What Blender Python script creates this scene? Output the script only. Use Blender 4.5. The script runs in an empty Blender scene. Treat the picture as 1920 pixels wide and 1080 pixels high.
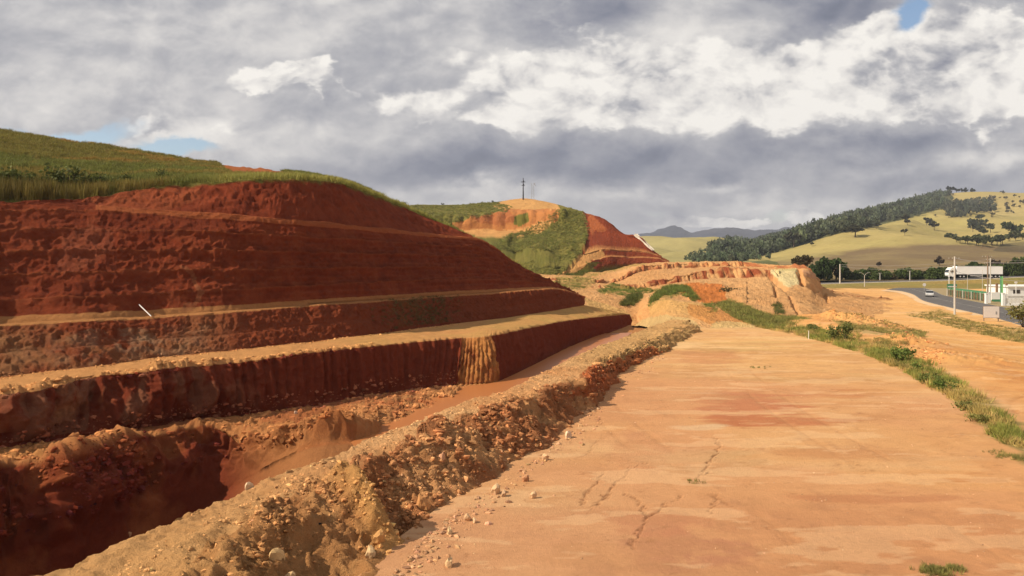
import bpy, math
import numpy as np
from mathutils import Vector
R = math.radians
rng = np.random.default_rng(7)
# ------------------------------------------------------------------ camera, sky, sun, exposure
scene = bpy.context.scene
F = 1400.0; HC = 8.0; HY = 480.0            # focal length in photo pixels, camera height, horizon row
cam_d = bpy.data.cameras.new('camera'); cam = bpy.data.objects.new('camera', cam_d)
scene.collection.objects.link(cam); scene.camera = cam
cam_d.sensor_width = 36; cam_d.lens = 36*F/1920; cam_d.clip_start = .1; cam_d.clip_end = 60000
cam_d.shift_y = -(540-HY)/1920
cam.location = (0, 0, HC); cam.rotation_euler = (R(90), 0, 0)
scene.view_settings.view_transform = 'Standard'; scene.view_settings.look = 'None'
scene.view_settings.exposure = 0.3; scene.view_settings.gamma = 1
SUN_EL = R(39); SUN_V = Vector((-.96, -.28, 0)).normalized()      # direction towards the sun, on the ground
sl = bpy.data.lights.new('sun', 'SUN'); sun = bpy.data.objects.new('sun', sl); scene.collection.objects.link(sun)
sl.energy = 5.0; sl.angle = R(.5); sl.color = (1, .86, .67)
sd = Vector((SUN_V.x*math.cos(SUN_EL), SUN_V.y*math.cos(SUN_EL), math.sin(SUN_EL)))
sun.rotation_euler = sd.to_track_quat('Z', 'Y').to_euler()
world = bpy.data.worlds.new('World'); scene.world = world; world.use_nodes = True

def build_sky():
    nt = world.node_tree; N = nt.nodes; L = nt.links; N.clear()
    def m(op, a, b=None, c=None, clamp=False):
        n = N.new('ShaderNodeMath'); n.operation = op; n.use_clamp = clamp
        for i, v in enumerate((a, b, c)):
            if v is None: continue
            if isinstance(v, (int, float)): n.inputs[i].default_value = v
            else: L.new(v, n.inputs[i])
        return n.outputs[0]
    def noise(vec, sc, det=5, rough=.55, dist=0):
        n = N.new('ShaderNodeTexNoise'); n.inputs['Scale'].default_value = sc; n.inputs['Detail'].default_value = det
        n.inputs['Roughness'].default_value = rough; n.inputs['Distortion'].default_value = dist
        L.new(vec, n.inputs['Vector']); return n.outputs['Fac']
    def smooth(x, a, b):
        n = N.new('ShaderNodeMapRange'); n.interpolation_type = 'SMOOTHSTEP'
        n.inputs['From Min'].default_value = a; n.inputs['From Max'].default_value = b
        L.new(x, n.inputs['Value']); return n.outputs['Result']
    tc = N.new('ShaderNodeTexCoord'); sx = N.new('ShaderNodeSeparateXYZ'); L.new(tc.outputs['Generated'], sx.inputs[0])
    ay = m('MAXIMUM', m('ABSOLUTE', sx.outputs[1]), .15)
    u0 = m('DIVIDE', sx.outputs[0], ay); v0 = m('DIVIDE', sx.outputs[2], ay)
    cb = N.new('ShaderNodeCombineXYZ'); L.new(u0, cb.inputs[0]); L.new(m('MULTIPLY', v0, 1.7), cb.inputs[1])
    base = cb.outputs[0]
    # warped coordinates give the clouds their ragged edges
    def warp(vec, sc, k): return m('MULTIPLY', m('SUBTRACT', noise(vec, sc, 9, .62), .5), k)
    cb2 = N.new('ShaderNodeCombineXYZ'); L.new(u0, cb2.inputs[1]); L.new(m('MULTIPLY', v0, 1.7), cb2.inputs[0]); cb2.inputs[2].default_value = 4.3
    u = m('ADD', m('ADD', u0, warp(base, 3.2, .22)), warp(base, 14, .020)); v = m('ADD', m('ADD', v0, warp(cb2.outputs[0], 3.4, .12)), warp(cb2.outputs[0], 14, .014))
    def blob(px, py, rx, ry, amp, p=2):      # soft patch at a bearing and height above the horizon
        a = m('DIVIDE', m('SUBTRACT', u, (px-960)/F), rx/F); b = m('DIVIDE', m('SUBTRACT', v, (HY-py)/F), ry/F)
        r2 = m('ADD', m('MULTIPLY', a, a), m('MULTIPLY', b, b))
        if p != 2: r2 = m('POWER', r2, p/2)
        return m('MULTIPLY', m('POWER', 2.718, m('MULTIPLY', r2, -1)), amp)
    def total(lst):
        t = None
        for q in lst:
            b = blob(*q); t = b if t is None else m('ADD', t, b)
        return t
    big = m('SUBTRACT', noise(base, 2.6, 8, .58, .2), .5)
    fine = m('SUBTRACT', noise(base, 11, 8, .62, .2), .5)
    cs = N.new('ShaderNodeCombineXYZ'); L.new(u0, cs.inputs[0]); L.new(m('MULTIPLY', v0, 4.0), cs.inputs[1])
    streak = m('SUBTRACT', noise(cs.outputs[0], 5, 8, .6, .3), .5)
    # sunlit relief of the billows: density here minus density a little towards the light
    def shifted(dx, dy):
        c = N.new('ShaderNodeCombineXYZ'); L.new(m('ADD', u0, dx), c.inputs[0]); L.new(m('MULTIPLY', m('ADD', v0, dy), 1.5), c.inputs[1]); return c.outputs[0]
    def relief(sc, dx, dy, det=7): return m('SUBTRACT', noise(shifted(0, 0), sc, det, .55, .35), noise(shifted(dx, dy), sc, det, .55, .35))
    rl = m('ADD', m('MULTIPLY', relief(5.0, -.030, .034), 1.0), m('MULTIPLY', relief(12, -.012, .014), .75))
    def billow(dx, dy):
        t = None
        for i, sc in enumerate((3.4, 7.5, 16, 34)):
            c = N.new('ShaderNodeCombineXYZ'); L.new(m('ADD', u, dx), c.inputs[0]); L.new(m('MULTIPLY', m('ADD', v, dy), 1.6), c.inputs[1]); c.inputs[2].default_value = i*3.1
            a = m('MULTIPLY', m('ABSOLUTE', m('SUBTRACT', noise(c.outputs[0], sc, 0, .5), .5)), 2*.58**i); t = a if t is None else m('ADD', t, a)
        return t
    bl0 = billow(0, 0); bl1 = billow(-.014, .017); blr = m('SUBTRACT', bl1, bl0); blc = m('SUBTRACT', bl0, .52)
    grey = m('ADD', .62, total([
        (100, 130, 330, 120, .02), (560, 60, 220, 70, .10), (330, 258, 180, 24, .24), (820, 290, 150, 30, -.04),
        (1090, 15, 170, 58, -.24), (1540, 8, 150, 50, -.27), (1880, 0, 110, 34, -.16), (930, 60, 60, 60, .12), (1330, 60, 110, 60, .16),
        (740, 335, 190, 36, -.20), (1150, 295, 260, 36, -.24), (960, 335, 230, 28, -.20), (1500, 262, 330, 30, -.20),
        (1350, 290, 300, 30, -.05), (1500, 335, 330, 26, -.10), (1840, 330, 160, 40, -.12), (1450, 385, 300, 18, .06), (860, 372, 150, 18, .16), (1130, 370, 90, 14, .08), (640, 130, 120, 40, -.05),
        (250, 150, 120, 60, -.03), (700, 210, 130, 40, -.04), (1800, 255, 130, 20, -.12), (1850, 300, 90, 14, .14), (1340, 340, 60, 10, .20), (1350, 372, 160, 14, -.02), (1250, 60, 80, 50, .1)]))
    grey = m('ADD', grey, m('MULTIPLY', big, .22)); grey = m('ADD', grey, m('MULTIPLY', fine, .10)); grey = m('ADD', grey, m('MULTIPLY', streak, .18)); grey = m('ADD', grey, m('MULTIPLY', rl, .52)); grey = m('SUBTRACT', grey, m('MULTIPLY', blr, .20)); grey = m('ADD', grey, m('MULTIPLY', blc, -.10))
    cum = total([(490, 152, 95, 34, 1.0, 4), (575, 150, 50, 42, .7), (985, 165, 80, 66, 1.0, 3), (1180, 165, 200, 72, 1.0, 3), (1330, 100, 200, 60, .75),
                 (1500, 150, 220, 72, 1.05, 3), (1690, 120, 200, 80, 1.0, 3), (1870, 130, 150, 100, .95), (800, 195, 90, 26, .6), (1600, 205, 260, 30, .4), (1780, 55, 130, 30, .5),
                 (1300, 420, 105, 16, 1.3, 4), (1215, 436, 55, 10, .9), (1500, 414, 50, 16, 1.2, 4), (880, 235, 110, 18, .45), (290, 250, 110, 20, .5), (880, 110, 80, 34, .35), (540, 45, 120, 36, .4), (960, 235, 120, 24, .4)])
    cum = m('ADD', cum, m('MULTIPLY', big, 1.0)); cum = m('ADD', cum, m('MULTIPLY', fine, .45)); cum = m('SUBTRACT', cum, m('MULTIPLY', blc, .9))
    cmask = smooth(cum, .36, .74)
    bright = m('ADD', m('ADD', .86, m('MULTIPLY', blr, .75)), m('ADD', m('MULTIPLY', rl, 1.5), m('MULTIPLY', big, .45)))
    lum = m('ADD', m('MULTIPLY', grey, m('SUBTRACT', 1, cmask)), m('MULTIPLY', bright, cmask), clamp=True)
    ramp = N.new('ShaderNodeValToRGB'); L.new(lum, ramp.inputs[0]); e = ramp.color_ramp.elements
    e[0].position = .10; e[0].color = (.135, .152, .205, 1)
    e[1].position = 1; e[1].color = (.95, .91, .85, 1)
    for p, c in ((.30, (.215, .23, .29, 1)), (.45, (.33, .335, .38, 1)), (.60, (.47, .465, .485, 1)), (.80, (.76, .73, .70, 1))):
        q = e.new(p); q.color = c
    # open blue gaps
    gaps = total([(1715, 28, 36, 28, 1.7), (80, 246, 170, 22, 2.0), (340, 284, 80, 15, 1.8), (1440, 412, 36, 16, .62, 4), (1210, 408, 36, 14, .5), (560, 20, 20, 8, 0)])
    gmask = smooth(m('ADD', gaps, m('ADD', m('MULTIPLY', fine, .9), m('MULTIPLY', streak, .4))), .25, 1.15)
    sky = N.new('ShaderNodeTexSky'); sky.sky_type = 'NISHITA'; sky.sun_disc = False
    sky.sun_elevation = SUN_EL; sky.sun_rotation = math.atan2(SUN_V.x, SUN_V.y)
    bs = N.new('ShaderNodeBackground'); L.new(sky.outputs[0], bs.inputs[0]); bs.inputs[1].default_value = .11
    bc = N.new('ShaderNodeBackground'); L.new(ramp.outputs[0], bc.inputs[0]); bc.inputs[1].default_value = .83
    mx = N.new('ShaderNodeMixShader'); L.new(gmask, mx.inputs[0]); L.new(bc.outputs[0], mx.inputs[1]); L.new(bs.outputs[0], mx.inputs[2])
    out = N.new('ShaderNodeOutputWorld'); L.new(mx.outputs[0], out.inputs[0])
build_sky()
world.cycles.sampling_method = 'MANUAL'; world.cycles.sample_map_resolution = 512

# ------------------------------------------------------------------ numpy noise
def _hash(ix, iy, iz):
    h = (ix.astype(np.int64)*374761393 + iy.astype(np.int64)*668265263 + iz.astype(np.int64)*2147483647) & 0xffffffff
    h = ((h ^ (h >> 13))*1274126177) & 0xffffffff
    return ((h ^ (h >> 16)) & 0xffff).astype(np.float32)/65535.0
def vnoise(x, y, z):
    xi, yi, zi = np.floor(x), np.floor(y), np.floor(z); fx, fy, fz = (x-xi), (y-yi), (z-zi)
    fx, fy, fz = [t*t*(3-2*t) for t in (fx, fy, fz)]
    xi, yi, zi = [t.astype(np.int64) for t in (xi, yi, zi)]
    r = 0
    for dx in (0, 1):
        for dy in (0, 1):
            for dz in (0, 1):
                r = r + _hash(xi+dx, yi+dy, zi+dz)*(fx if dx else 1-fx)*(fy if dy else 1-fy)*(fz if dz else 1-fz)
    return r*2-1
def fbm(P, scale, octs=4, rough=.5, seed=0, stretch=(1, 1, 1)):
    x, y, z = P[..., 0]*scale/stretch[0]+seed*17.3, P[..., 1]*scale/stretch[1]+seed*7.1, P[..., 2]*scale/stretch[2]+seed*3.7
    a, s, t = 1, 0, 0
    for o in range(octs):
        t = t + a*vnoise(x, y, z); s += a; a *= rough; x, y, z = x*2.03+3.1, y*2.03+1.7, z*2.03+9.2
    return t/s*1.6
def ridged(P, scale, octs=3, seed=0, stretch=(1, 1, 1)): return 1-2*np.abs(fbm(P, scale, octs, .5, seed, stretch))
def sstep(x, a, b):
    t = np.clip((x-a)/(b-a), 0, 1); return t*t*(3-2*t)
def inpoly(px, py, poly):
    c = np.zeros(px.shape, bool); n = len(poly)
    for i in range(n):
        x1, y1 = poly[i]; x2, y2 = poly[(i+1) % n]
        if y1 == y2: continue
        c ^= ((y1 > py) != (y2 > py)) & (px < (x2-x1)*(py-y1)/(y2-y1)+x1)
    return c
def bearing(P):          # bearing and drop of world points as seen from where the survey was taken
    Y = np.maximum(P[..., 1], .5); return 960+F*P[..., 0]/Y, HY+F*(HC-P[..., 2])/Y

# ------------------------------------------------------------------ materials
def mat_base(name, rough=.9, spec=.15):
    m = bpy.data.materials.new(name); m.use_nodes = True; nt = m.node_tree; b = nt.nodes['Principled BSDF']
    b.inputs['Roughness'].default_value = rough; b.inputs['Specular IOR Level'].default_value = spec
    return m, nt, b
def earth_mat(name, bump=.06, scales=(1.2, 9, 45), contrast=.35, spec=.08):
    m, nt, b = mat_base(name, .95, spec); N, L = nt.nodes, nt.links
    at = N.new('ShaderNodeAttribute'); at.attribute_name = 'Col'; geo = N.new('ShaderNodeNewGeometry')
    tot = None
    for i, s in enumerate(scales):
        n = N.new('ShaderNodeTexNoise'); n.inputs['Scale'].default_value = s; n.inputs['Detail'].default_value = 5; n.inputs['Roughness'].default_value = .65
        L.new(geo.outputs['Position'], n.inputs['Vector'])
        if tot is None: tot = n.outputs['Fac']
        else:
            a = N.new('ShaderNodeMath'); a.operation = 'ADD'; L.new(tot, a.inputs[0]); L.new(n.outputs['Fac'], a.inputs[1]); tot = a.outputs[0]
    mr = N.new('ShaderNodeMapRange'); k = len(scales)
    mr.inputs['From Min'].default_value = .3*k; mr.inputs['From Max'].default_value = .7*k
    mr.inputs['To Min'].default_value = 1-contrast; mr.inputs['To Max'].default_value = 1+contrast; L.new(tot, mr.inputs['Value'])
    vm = N.new('ShaderNodeVectorMath'); vm.operation = 'SCALE'; L.new(at.outputs['Color'], vm.inputs[0]); L.new(mr.outputs[0], vm.inputs['Scale'])
    L.new(vm.outputs[0], b.inputs['Base Color'])
    bp = N.new('ShaderNodeBump'); bp.inputs['Distance'].default_value = bump; bp.inputs['Strength'].default_value = 1; L.new(tot, bp.inputs['Height']); L.new(bp.outputs[0], b.inputs['Normal'])
    return m
def plain(name, col, rough=.6, spec=.3, var=.15, scale=8, metal=0, bump=0):
    m, nt, b = mat_base(name, rough, spec); N, L = nt.nodes, nt.links; b.inputs['Metallic'].default_value = metal
    n = N.new('ShaderNodeTexNoise'); n.inputs['Scale'].default_value = scale; n.inputs['Detail'].default_value = 5
    geo = N.new('ShaderNodeNewGeometry'); L.new(geo.outputs['Position'], n.inputs['Vector'])
    r = N.new('ShaderNodeValToRGB'); r.color_ramp.elements[0].position = .3; r.color_ramp.elements[1].position = .7
    r.color_ramp.elements[0].color = (*[c*(1-var) for c in col], 1); r.color_ramp.elements[1].color = (*[min(1, c*(1+var)) for c in col], 1)
    L.new(n.outputs['Fac'], r.inputs[0]); L.new(r.outputs[0], b.inputs['Base Color'])
    if bump:
        bp = N.new('ShaderNodeBump'); bp.inputs['Distance'].default_value = bump; L.new(n.outputs['Fac'], bp.inputs['Height']); L.new(bp.outputs[0], b.inputs['Normal'])
    return m
def leaf_mat(name, rough=.7):
    m, nt, b = mat_base(name, rough, .15); N, L = nt.nodes, nt.links
    at = N.new('ShaderNodeAttribute'); at.attribute_name = 'Col'; L.new(at.outputs['Color'], b.inputs['Base Color'])
    tr = N.new('ShaderNodeBsdfTranslucent'); L.new(at.outputs['Color'], tr.inputs[0]); mx = N.new('ShaderNodeMixShader'); mx.inputs[0].default_value = .3
    L.new(b.outputs[0], mx.inputs[1]); L.new(tr.outputs[0], mx.inputs[2]); L.new(mx.outputs[0], nt.nodes['Material Output'].inputs[0])
    return m
M = dict(earth=earth_mat('red_earth', .10, (1.1, 7, 30), .30), dirt=earth_mat('tan_dirt', .03, (.8, 6, 40), .16), far=earth_mat('far_land', .6, (.05, .3, 2.0), .25),
         rock=earth_mat('clod', .02, (3, 20), .3), leaf=leaf_mat('foliage'), bark=plain('bark', (.10, .07, .05), .9, .1),
         conc=plain('concrete', (.50, .47, .42), .85, .2), wood=plain('weathered_wood', (.23, .17, .12), .9, .1), darkpole=plain('dark_pole', (.05, .05, .06), .8, .1),
         asph=plain('asphalt', (.115, .108, .105), .9, .15, .15, .6), white=plain('white_paint', (.80, .80, .78), .5, .4, .05, 2), trailer=plain('trailer_white', (.84, .85, .87), .45, .4, .04, .6),
         glass=plain('dark_glass', (.02, .025, .03), .1, .6, .05), rubber=plain('rubber', (.02, .02, .02), .9, .1), metal=plain('grey_metal', (.3, .3, .3), .5, .5),
         green=plain('green_paint', (.06, .22, .11), .5, .4, .1), greenlt=plain('light_green_paint', (.25, .62, .22), .5, .4, .1), silver=plain('silver_paint', (.55, .55, .56), .3, .6, .04),
         mark=plain('road_paint', (.6, .58, .52), .8, .2), sign=plain('sign_white', (.74, .70, .66), .6, .3, .06), dirtyconc=plain('stained_concrete', (.55, .50, .42), .9, .1, .25, .8), brown=plain('rusty_post', (.28, .17, .10), .9, .1), red=plain('tail_light', (.4, .02, .02), .3, .5), lamp=plain('lamp_glass', (.6, .6, .55), .2, .5), wire=plain('wire', (.25, .24, .24), .6, .3))

# ------------------------------------------------------------------ mesh helpers
def mesh_from(name, V, Q, mat, col=None, smooth=True, parent=None, cols_per_face=None):
    V = np.ascontiguousarray(V, np.float32).reshape(-1, 3); Q = np.ascontiguousarray(Q, np.int32); k = Q.shape[1]
    me = bpy.data.meshes.new(name); me.vertices.add(len(V)); me.vertices.foreach_set('co', V.ravel())
    me.loops.add(Q.size); me.loops.foreach_set('vertex_index', Q.ravel()); me.polygons.add(len(Q))
    me.polygons.foreach_set('loop_start', np.arange(0, Q.size, k, dtype=np.int32)); me.polygons.foreach_set('loop_total', np.full(len(Q), k, np.int32))
    me.polygons.foreach_set('use_smooth', np.full(len(Q), smooth)); me.update(calc_edges=True)
    if col is not None:
        a = me.attributes.new('Col', 'FLOAT_COLOR', 'POINT'); c = np.ones((len(V), 4), np.float32); c[:, :3] = np.asarray(col, np.float32).reshape(-1, 3) if np.ndim(col) > 1 else col
        a.data.foreach_set('color', c.ravel())
    me.materials.append(mat)
    o = bpy.data.objects.new(name, me); scene.collection.objects.link(o); o.parent = parent
    return o
def grid_quads(r, c):
    i = (np.arange(r-1)[:, None]*c + np.arange(c-1)[None]).ravel(); return np.stack([i, i+1, i+c+1, i+c], 1)
def tag(o, label=None, cat=None, group=None, kind=None):
    if label: o['label'] = label
    if cat: o['category'] = cat
    if group: o['group'] = group
    if kind: o['kind'] = kind
    return o
def empty(name, loc, rz=0):
    o = bpy.data.objects.new(name, None); scene.collection.objects.link(o); o.location = loc; o.rotation_euler = (0, 0, rz); o.empty_display_size = .3; return o
class MB:
    def __init__(s): s.v = []; s.f = []
    def box(s, c, d, rz=0, taper=1.0, bev=0):
        x, y, z = [t/2 for t in d]; n = len(s.v); ca, sa = math.cos(rz), math.sin(rz)
        for k, t in ((-1, 1), (1, taper)):
            for i, j in ((-1, -1), (1, -1), (1, 1), (-1, 1)):
                a, b = i*x*t, j*y*t; s.v.append((c[0]+a*ca-b*sa, c[1]+a*sa+b*ca, c[2]+k*z))
        s.f += [(n, n+3, n+2, n+1), (n+4, n+5, n+6, n+7)]+[(n+i, n+(i+1) % 4, n+4+(i+1) % 4, n+4+i) for i in range(4)]; return s
    def tube(s, a, b, r0, r1=None, k=8):
        r1 = r0 if r1 is None else r1; a, b = Vector(a), Vector(b); d = (b-a).normalized(); u = d.orthogonal().normalized(); w = d.cross(u); n = len(s.v)
        for p, r in ((a, r0), (b, r1)):
            for i in range(k):
                t = 2*math.pi*i/k; s.v.append(tuple(p+u*(r*math.cos(t))+w*(r*math.sin(t))))
        s.f += [(n+i, n+(i+1) % k, n+k+(i+1) % k, n+k+i) for i in range(k)]+[tuple(range(n+k-1, n-1, -1)), tuple(range(n+k, n+2*k))]; return s
    def path(s, pts, r, k=6):
        for a, b in zip(pts[:-1], pts[1:]): s.tube(a, b, r, r, k)
        return s
    def prism(s, prof, y0, y1):      # profile in x,z extruded along y
        n = len(s.v); k = len(prof)
        for y in (y0, y1): s.v += [(p[0], y, p[1]) for p in prof]
        s.f += [(n+i, n+(i+1) % k, n+k+(i+1) % k, n+k+i) for i in range(k)]+[tuple(range(n+k-1, n-1, -1)), tuple(range(n+k, n+2*k))]; return s
    def build(s, name, mat, parent=None, bevel=0, smooth=False):
        me = bpy.data.meshes.new(name); me.from_pydata(s.v, [], s.f); me.materials.append(mat); me.update()
        o = bpy.data.objects.new(name, me); scene.collection.objects.link(o); o.parent = parent
        if bevel: b = o.modifiers.new('bevel', 'BEVEL'); b.width = bevel; b.segments = 2; b.limit_method = 'ANGLE'
        if smooth:
            for p in me.polygons: p.use_smooth = True
        return o
def at(px, py=None, z=None, Y=None):        # a surveyed point: bearing plus two of row, depth, height
    if Y is None: Y = (HC-z)*F/(py-HY)
    elif z is None: z = HC-(py-HY)*Y/F
    return ((px-960)/F*Y, Y, z)

def line(px, py=None, z=None, Y=None):
    n = len(px); return np.array([at(px[i], None if py is None else py[i], None if z is None else (z if np.isscalar(z) else z[i]), None if Y is None else (Y if np.isscalar(Y) else Y[i])) for i in range(n)])
def crom(K, t):          # smooth curve through key points with little overshoot
    n = len(K); i = np.clip(np.floor(t).astype(int), 0, n-2); f = (t-i)[:, None]
    d = np.diff(K, axis=0); T = np.zeros_like(K); T[0] = d[0]; T[-1] = d[-1]
    for j in range(1, n-1):
        l0, l1 = np.linalg.norm(d[j-1]), np.linalg.norm(d[j]); w = min(l0, l1)/max(l0, l1, 1e-6)
        T[j] = (d[j-1]+d[j])/2*(.35+.65*w)
    a, b = K[i], K[i+1]; ta, tb = T[i], T[i+1]; f2, f3 = f*f, f*f*f
    return (2*f3-3*f2+1)*a+(f3-2*f2+f)*ta+(-2*f3+3*f2)*b+(f3-f2)*tb
def loft(lines, rows, per_key, linear=()):
    K = len(lines[0]); t = np.concatenate([np.linspace(k, k+1, per_key[k], endpoint=False) for k in range(K-1)]+[[K-1]])
    C = [crom(l, t) if i not in linear else np.stack([np.interp(t, np.arange(K), l[:, j]) for j in range(3)], 1) for i, l in enumerate(lines)]
    G, B = [], []
    for i in range(len(C)-1):
        s = np.linspace(0, 1, rows[i], endpoint=False)
        for q in s: G.append(C[i]*(1-q)+C[i+1]*q); B.append(i+q)
    G.append(C[-1]); B.append(len(C)-1.0)
    return np.array(G), np.array(B), t
def normals(G):
    a = np.gradient(G, axis=1); b = np.gradient(G, axis=0); n = np.cross(a, b); l = np.linalg.norm(n, axis=2, keepdims=True); n = n/np.maximum(l, 1e-9)
    n *= np.where(n[..., 2:3] < 0, -1, 1); return n
def blur_rows(X, k=2):
    for _ in range(k):
        Y = X.copy(); Y[1:-1] = (X[:-2]+2*X[1:-1]+X[2:])/4; X = Y
    return X
def rowval(B, vals): return np.interp(B, np.arange(len(vals)), vals)[:, None]
def tint(C, mask, col):
    m = np.asarray(mask, float)[..., None]; return C*(1-m)+np.array(col)*m

# palette (linear base colours)
SOIL = (.86, .80, .66)
RED = (.215, .044, .020); DRED = (.22, .050, .026); ORG = (.56, .25, .10); TAN = (.60, .37, .19); PALE = (.68, .42, .235); SAND = (.62, .40, .19); CREAM = (.70, .60, .38)
GRASS = (.13, .135, .035); DGRASS = (.06, .075, .018); YGRASS = (.33, .29, .085); PINK = (.55, .27, .16); BROWN = (.30, .15, .075); MUD = (.46, .22, .10)

# ------------------------------------------------------------------ left: berm, trench, benches and cut hillside
def build_left():
    L = []
    kx = [200, 400, 520, 620, 740, 800, 860, 980, 1070, 1105, 1200, 1262, 1325]
    L0 = line(kx, [1800, 1400, 1250, 1150, 1080, 1010, 960, 880, 815, 765, 690, 655, 618], z=-.12)
    L1 = line([-100, 150, 280, 380, 480, 560, 670, 790, 910, 1045, 1135, 1220, 1295], [1700, 1350, 1200, 1100, 1010, 945, 890, 838, 778, 736, 690, 645, 606], z=[1.1, 1.1, 1.1, 1.1, 1.1, 1.15, 1.25, 1.35, 1.35, 1.15, .95, .75, .45])
    L2 = line([-700, -250, -50, 80, 250, 470, 640, 760, 870, 965, 1100, 1200, 1275], [1500, 1250, 1140, 1080, 1010, 915, 850, 800, 755, 725, 660, 620, 594], z=[1, 1, 1, 1, 1, 1, 1, 1, 1, 1, .8, .6, .4])
    off = np.array([5.5, 5.5, 5, 5, 4.5, 4, 3, 2.6, 2.4, 2.2, 2, 2, 1.6])
    tz = np.array([-5.8, -5.8, -5.8, -5.8, -5.4, -3.9, -.95, -1.35, -1.3, -1.3, -1.3, -1.25, -1.2])
    d = np.gradient(L2[:, :2], axis=0); d /= np.linalg.norm(d, axis=1, keepdims=True)
    L3 = L2.copy(); L3[:, 0] -= d[:, 1]*off*.55; L3[:, 1] += d[:, 0]*off*.55; L3[:, 2] = tz
    L7 = line([-400, -150, 0, 130, 280, 430, 560, 700, 862, 922, 1060, 1130, 1178], [790, 760, 738, 715, 691, 679, 662, 647, 633, 628, 601, 593, 589], Y=[30, 32.5, 34.5, 37, 39.8, 43, 45.5, 49.3, 55, 56, 76.2, 88, 100])
    L6 = L7+np.array([.35, -.45, 0]); L6[:, 2] = [-.6, -.7, -.8, -.9, -1.0, -1.15, -1.1, -1.05, -1.1, -1.2, -1.2, -1.15, -1.1]
    L6[8] = at(852, z=-1.05, Y=52.2); L6[9] = at(936, z=-1.2, Y=54.2)
    L5 = line([-400, -150, 0, 100, 230, 390, 560, 710, 820, 950, 1072, 1140, 1184], z=[-.5, -.6, -.8, -.9, -.9, -1.1, -1.1, -.93, -1.15, -1.25, -1.25, -1.2, -1.15], Y=[25, 27.5, 30.8, 31.9, 35.3, 39.4, 36.6, 40.5, 46, 51, 72, 84.5, 97])
    L4 = line([-400, -150, 0, 120, 255, 410, 585, 720, 840, 960, 1080, 1146, 1188], z=tz, Y=[23, 25.5, 28.6, 29.8, 33, 37, 35, 37.5, 42.5, 49, 70, 83, 96])
    kx = [-400, -150, 0, 150, 300, 430, 560, 690, 860, 930, 1000, 1050, 1095]
    L8 = line(kx, [750, 728, 707, 690, 670, 657, 643, 628, 606, 598, 588, 580, 572], z=[1.8, 1.8, 1.8, 2, 2.1, 2.2, 2.2, 2.2, 1.9, 1.9, 2.0, 2.0, 2.1])
    Y8 = L8[:, 1]
    L9 = line(kx, [690, 678, 663, 651, 636, 627, 612, 598, 584, 577, 568, 563, 562], Y=Y8+1.2)
    L10 = line(kx, [625, 615, 609, 602, 593, 584, 574, 565, 553, 549, 543, 542, 555], Y=Y8+np.array([2.5]*11+[2.6, 3.2]))
    Lb = L10.copy(); Lb[:, 1] += .45; Lb[:, 0] -= .25; Lb[:, 2] += .02
    kp = [-400, -150, 0, 150, 290, 430, 560, 690, 820, 900, 960, 1000, 1045]
    L11 = line(kp, [385, 385, 384, 383, 391, 402, 412, 424, 439, 449, 490, 515, 541], Y=[42.5, 44.5, 47.3, 50.5, 52.3, 54.1, 57, 63.7, 75.6, 81.2, 85.5, 90, 94.3])
    L11b = L11.copy(); L11b[:, 1] += .55; L11b[:, 0] -= .3
    L12 = line([-400, -150, 0, 150, 290, 430, 560, 650, 760, 850, 957, 998, 1044], [376, 378, 378, 375, 352, 339, 336, 347, 391, 431, 489, 514.5, 540.5], Y=[43.5, 45.5, 48.3, 52, 55.6, 57.6, 60.8, 66.3, 77.3, 82.4, 86.5, 90.8, 95])
    L13 = line([-400, -150, 0, 150, 290, 430, 540, 645, 755, 846, 954, 996, 1043], [185, 222, 246, 268, 290, 311, 323, 342, 388.5, 429.5, 488.3, 514.2, 540.2], Y=[80, 82, 84, 86, 88, 90, 88, 80, 82.5, 85, 87.5, 91.3, 95.5])
    L14 = L13+np.array([-14, 24, -9]); L14[8:] = L13[8:]+np.array([[-10, 8, -6], [-9, 8, -6], [-9, 9, -5], [-8, 10, -5], [-6, 10, -4]])
    lines = [L0, L1, L2, L3, L4, L5, L6, L7, L8, L9, L10, Lb, L11, L11b, L12, L13, L14]
    #        0-1 1-2 2-3 3-4 4-5 5-6 6-7 7-8 8-9 9-10 -b b-11 -b -12 -13 -14
    rows = [50, 36, 22, 10, 56, 24, 60, 34, 20, 30, 5, 130, 5, 26, 30, 6]
    G, B, t = loft(lines, rows, [60, 60, 80, 100, 110, 110, 110, 110, 110, 110, 90, 80, 70], linear=())
    Br = np.repeat(B[:, None], G.shape[1], 1); T = np.repeat(t[None], G.shape[0], 0)
    nn = normals(G); px, py = bearing(G)
    band = lambda a, b: (Br >= a) & (Br < b)
    env = lambda a, b: np.where(band(a, b), np.sin(np.pi*np.clip((Br-a)/(b-a), 0, 1)), 0)
    near = np.clip((T-0)/12, 0, 1)
    # distance along the wall for flutes cut by the excavator bucket
    s7 = np.concatenate([[0], np.cumsum(np.linalg.norm(np.diff(G[np.searchsorted(B, 7)], axis=0), axis=1))])[None]+0*Br
    s9 = np.concatenate([[0], np.cumsum(np.linalg.norm(np.diff(G[np.searchsorted(B, 9)], axis=0), axis=1))])[None]+0*Br
    D = np.zeros_like(Br)
    # general roughness
    amp = np.interp(Br, np.arange(17), [.05, .16, .10, .2, .2, .16, .08, .10, .04, .07, .05, .03, .16, .06, .12, .25, .4])
    D += amp*fbm(G, .55, 5, .55, 1)
    # berm: clods and lumps
    bm = env(0, 1.6)+.35*env(1.2, 2.5)
    D += bm*(.20*ridged(G, 1.0, 4, 2)+.12*fbm(G, 3.0, 4, .6, 3))*(1.15-.75*near)+.05*env(1, 3)*fbm(G, 2.5, 4, .6, 9)
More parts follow.
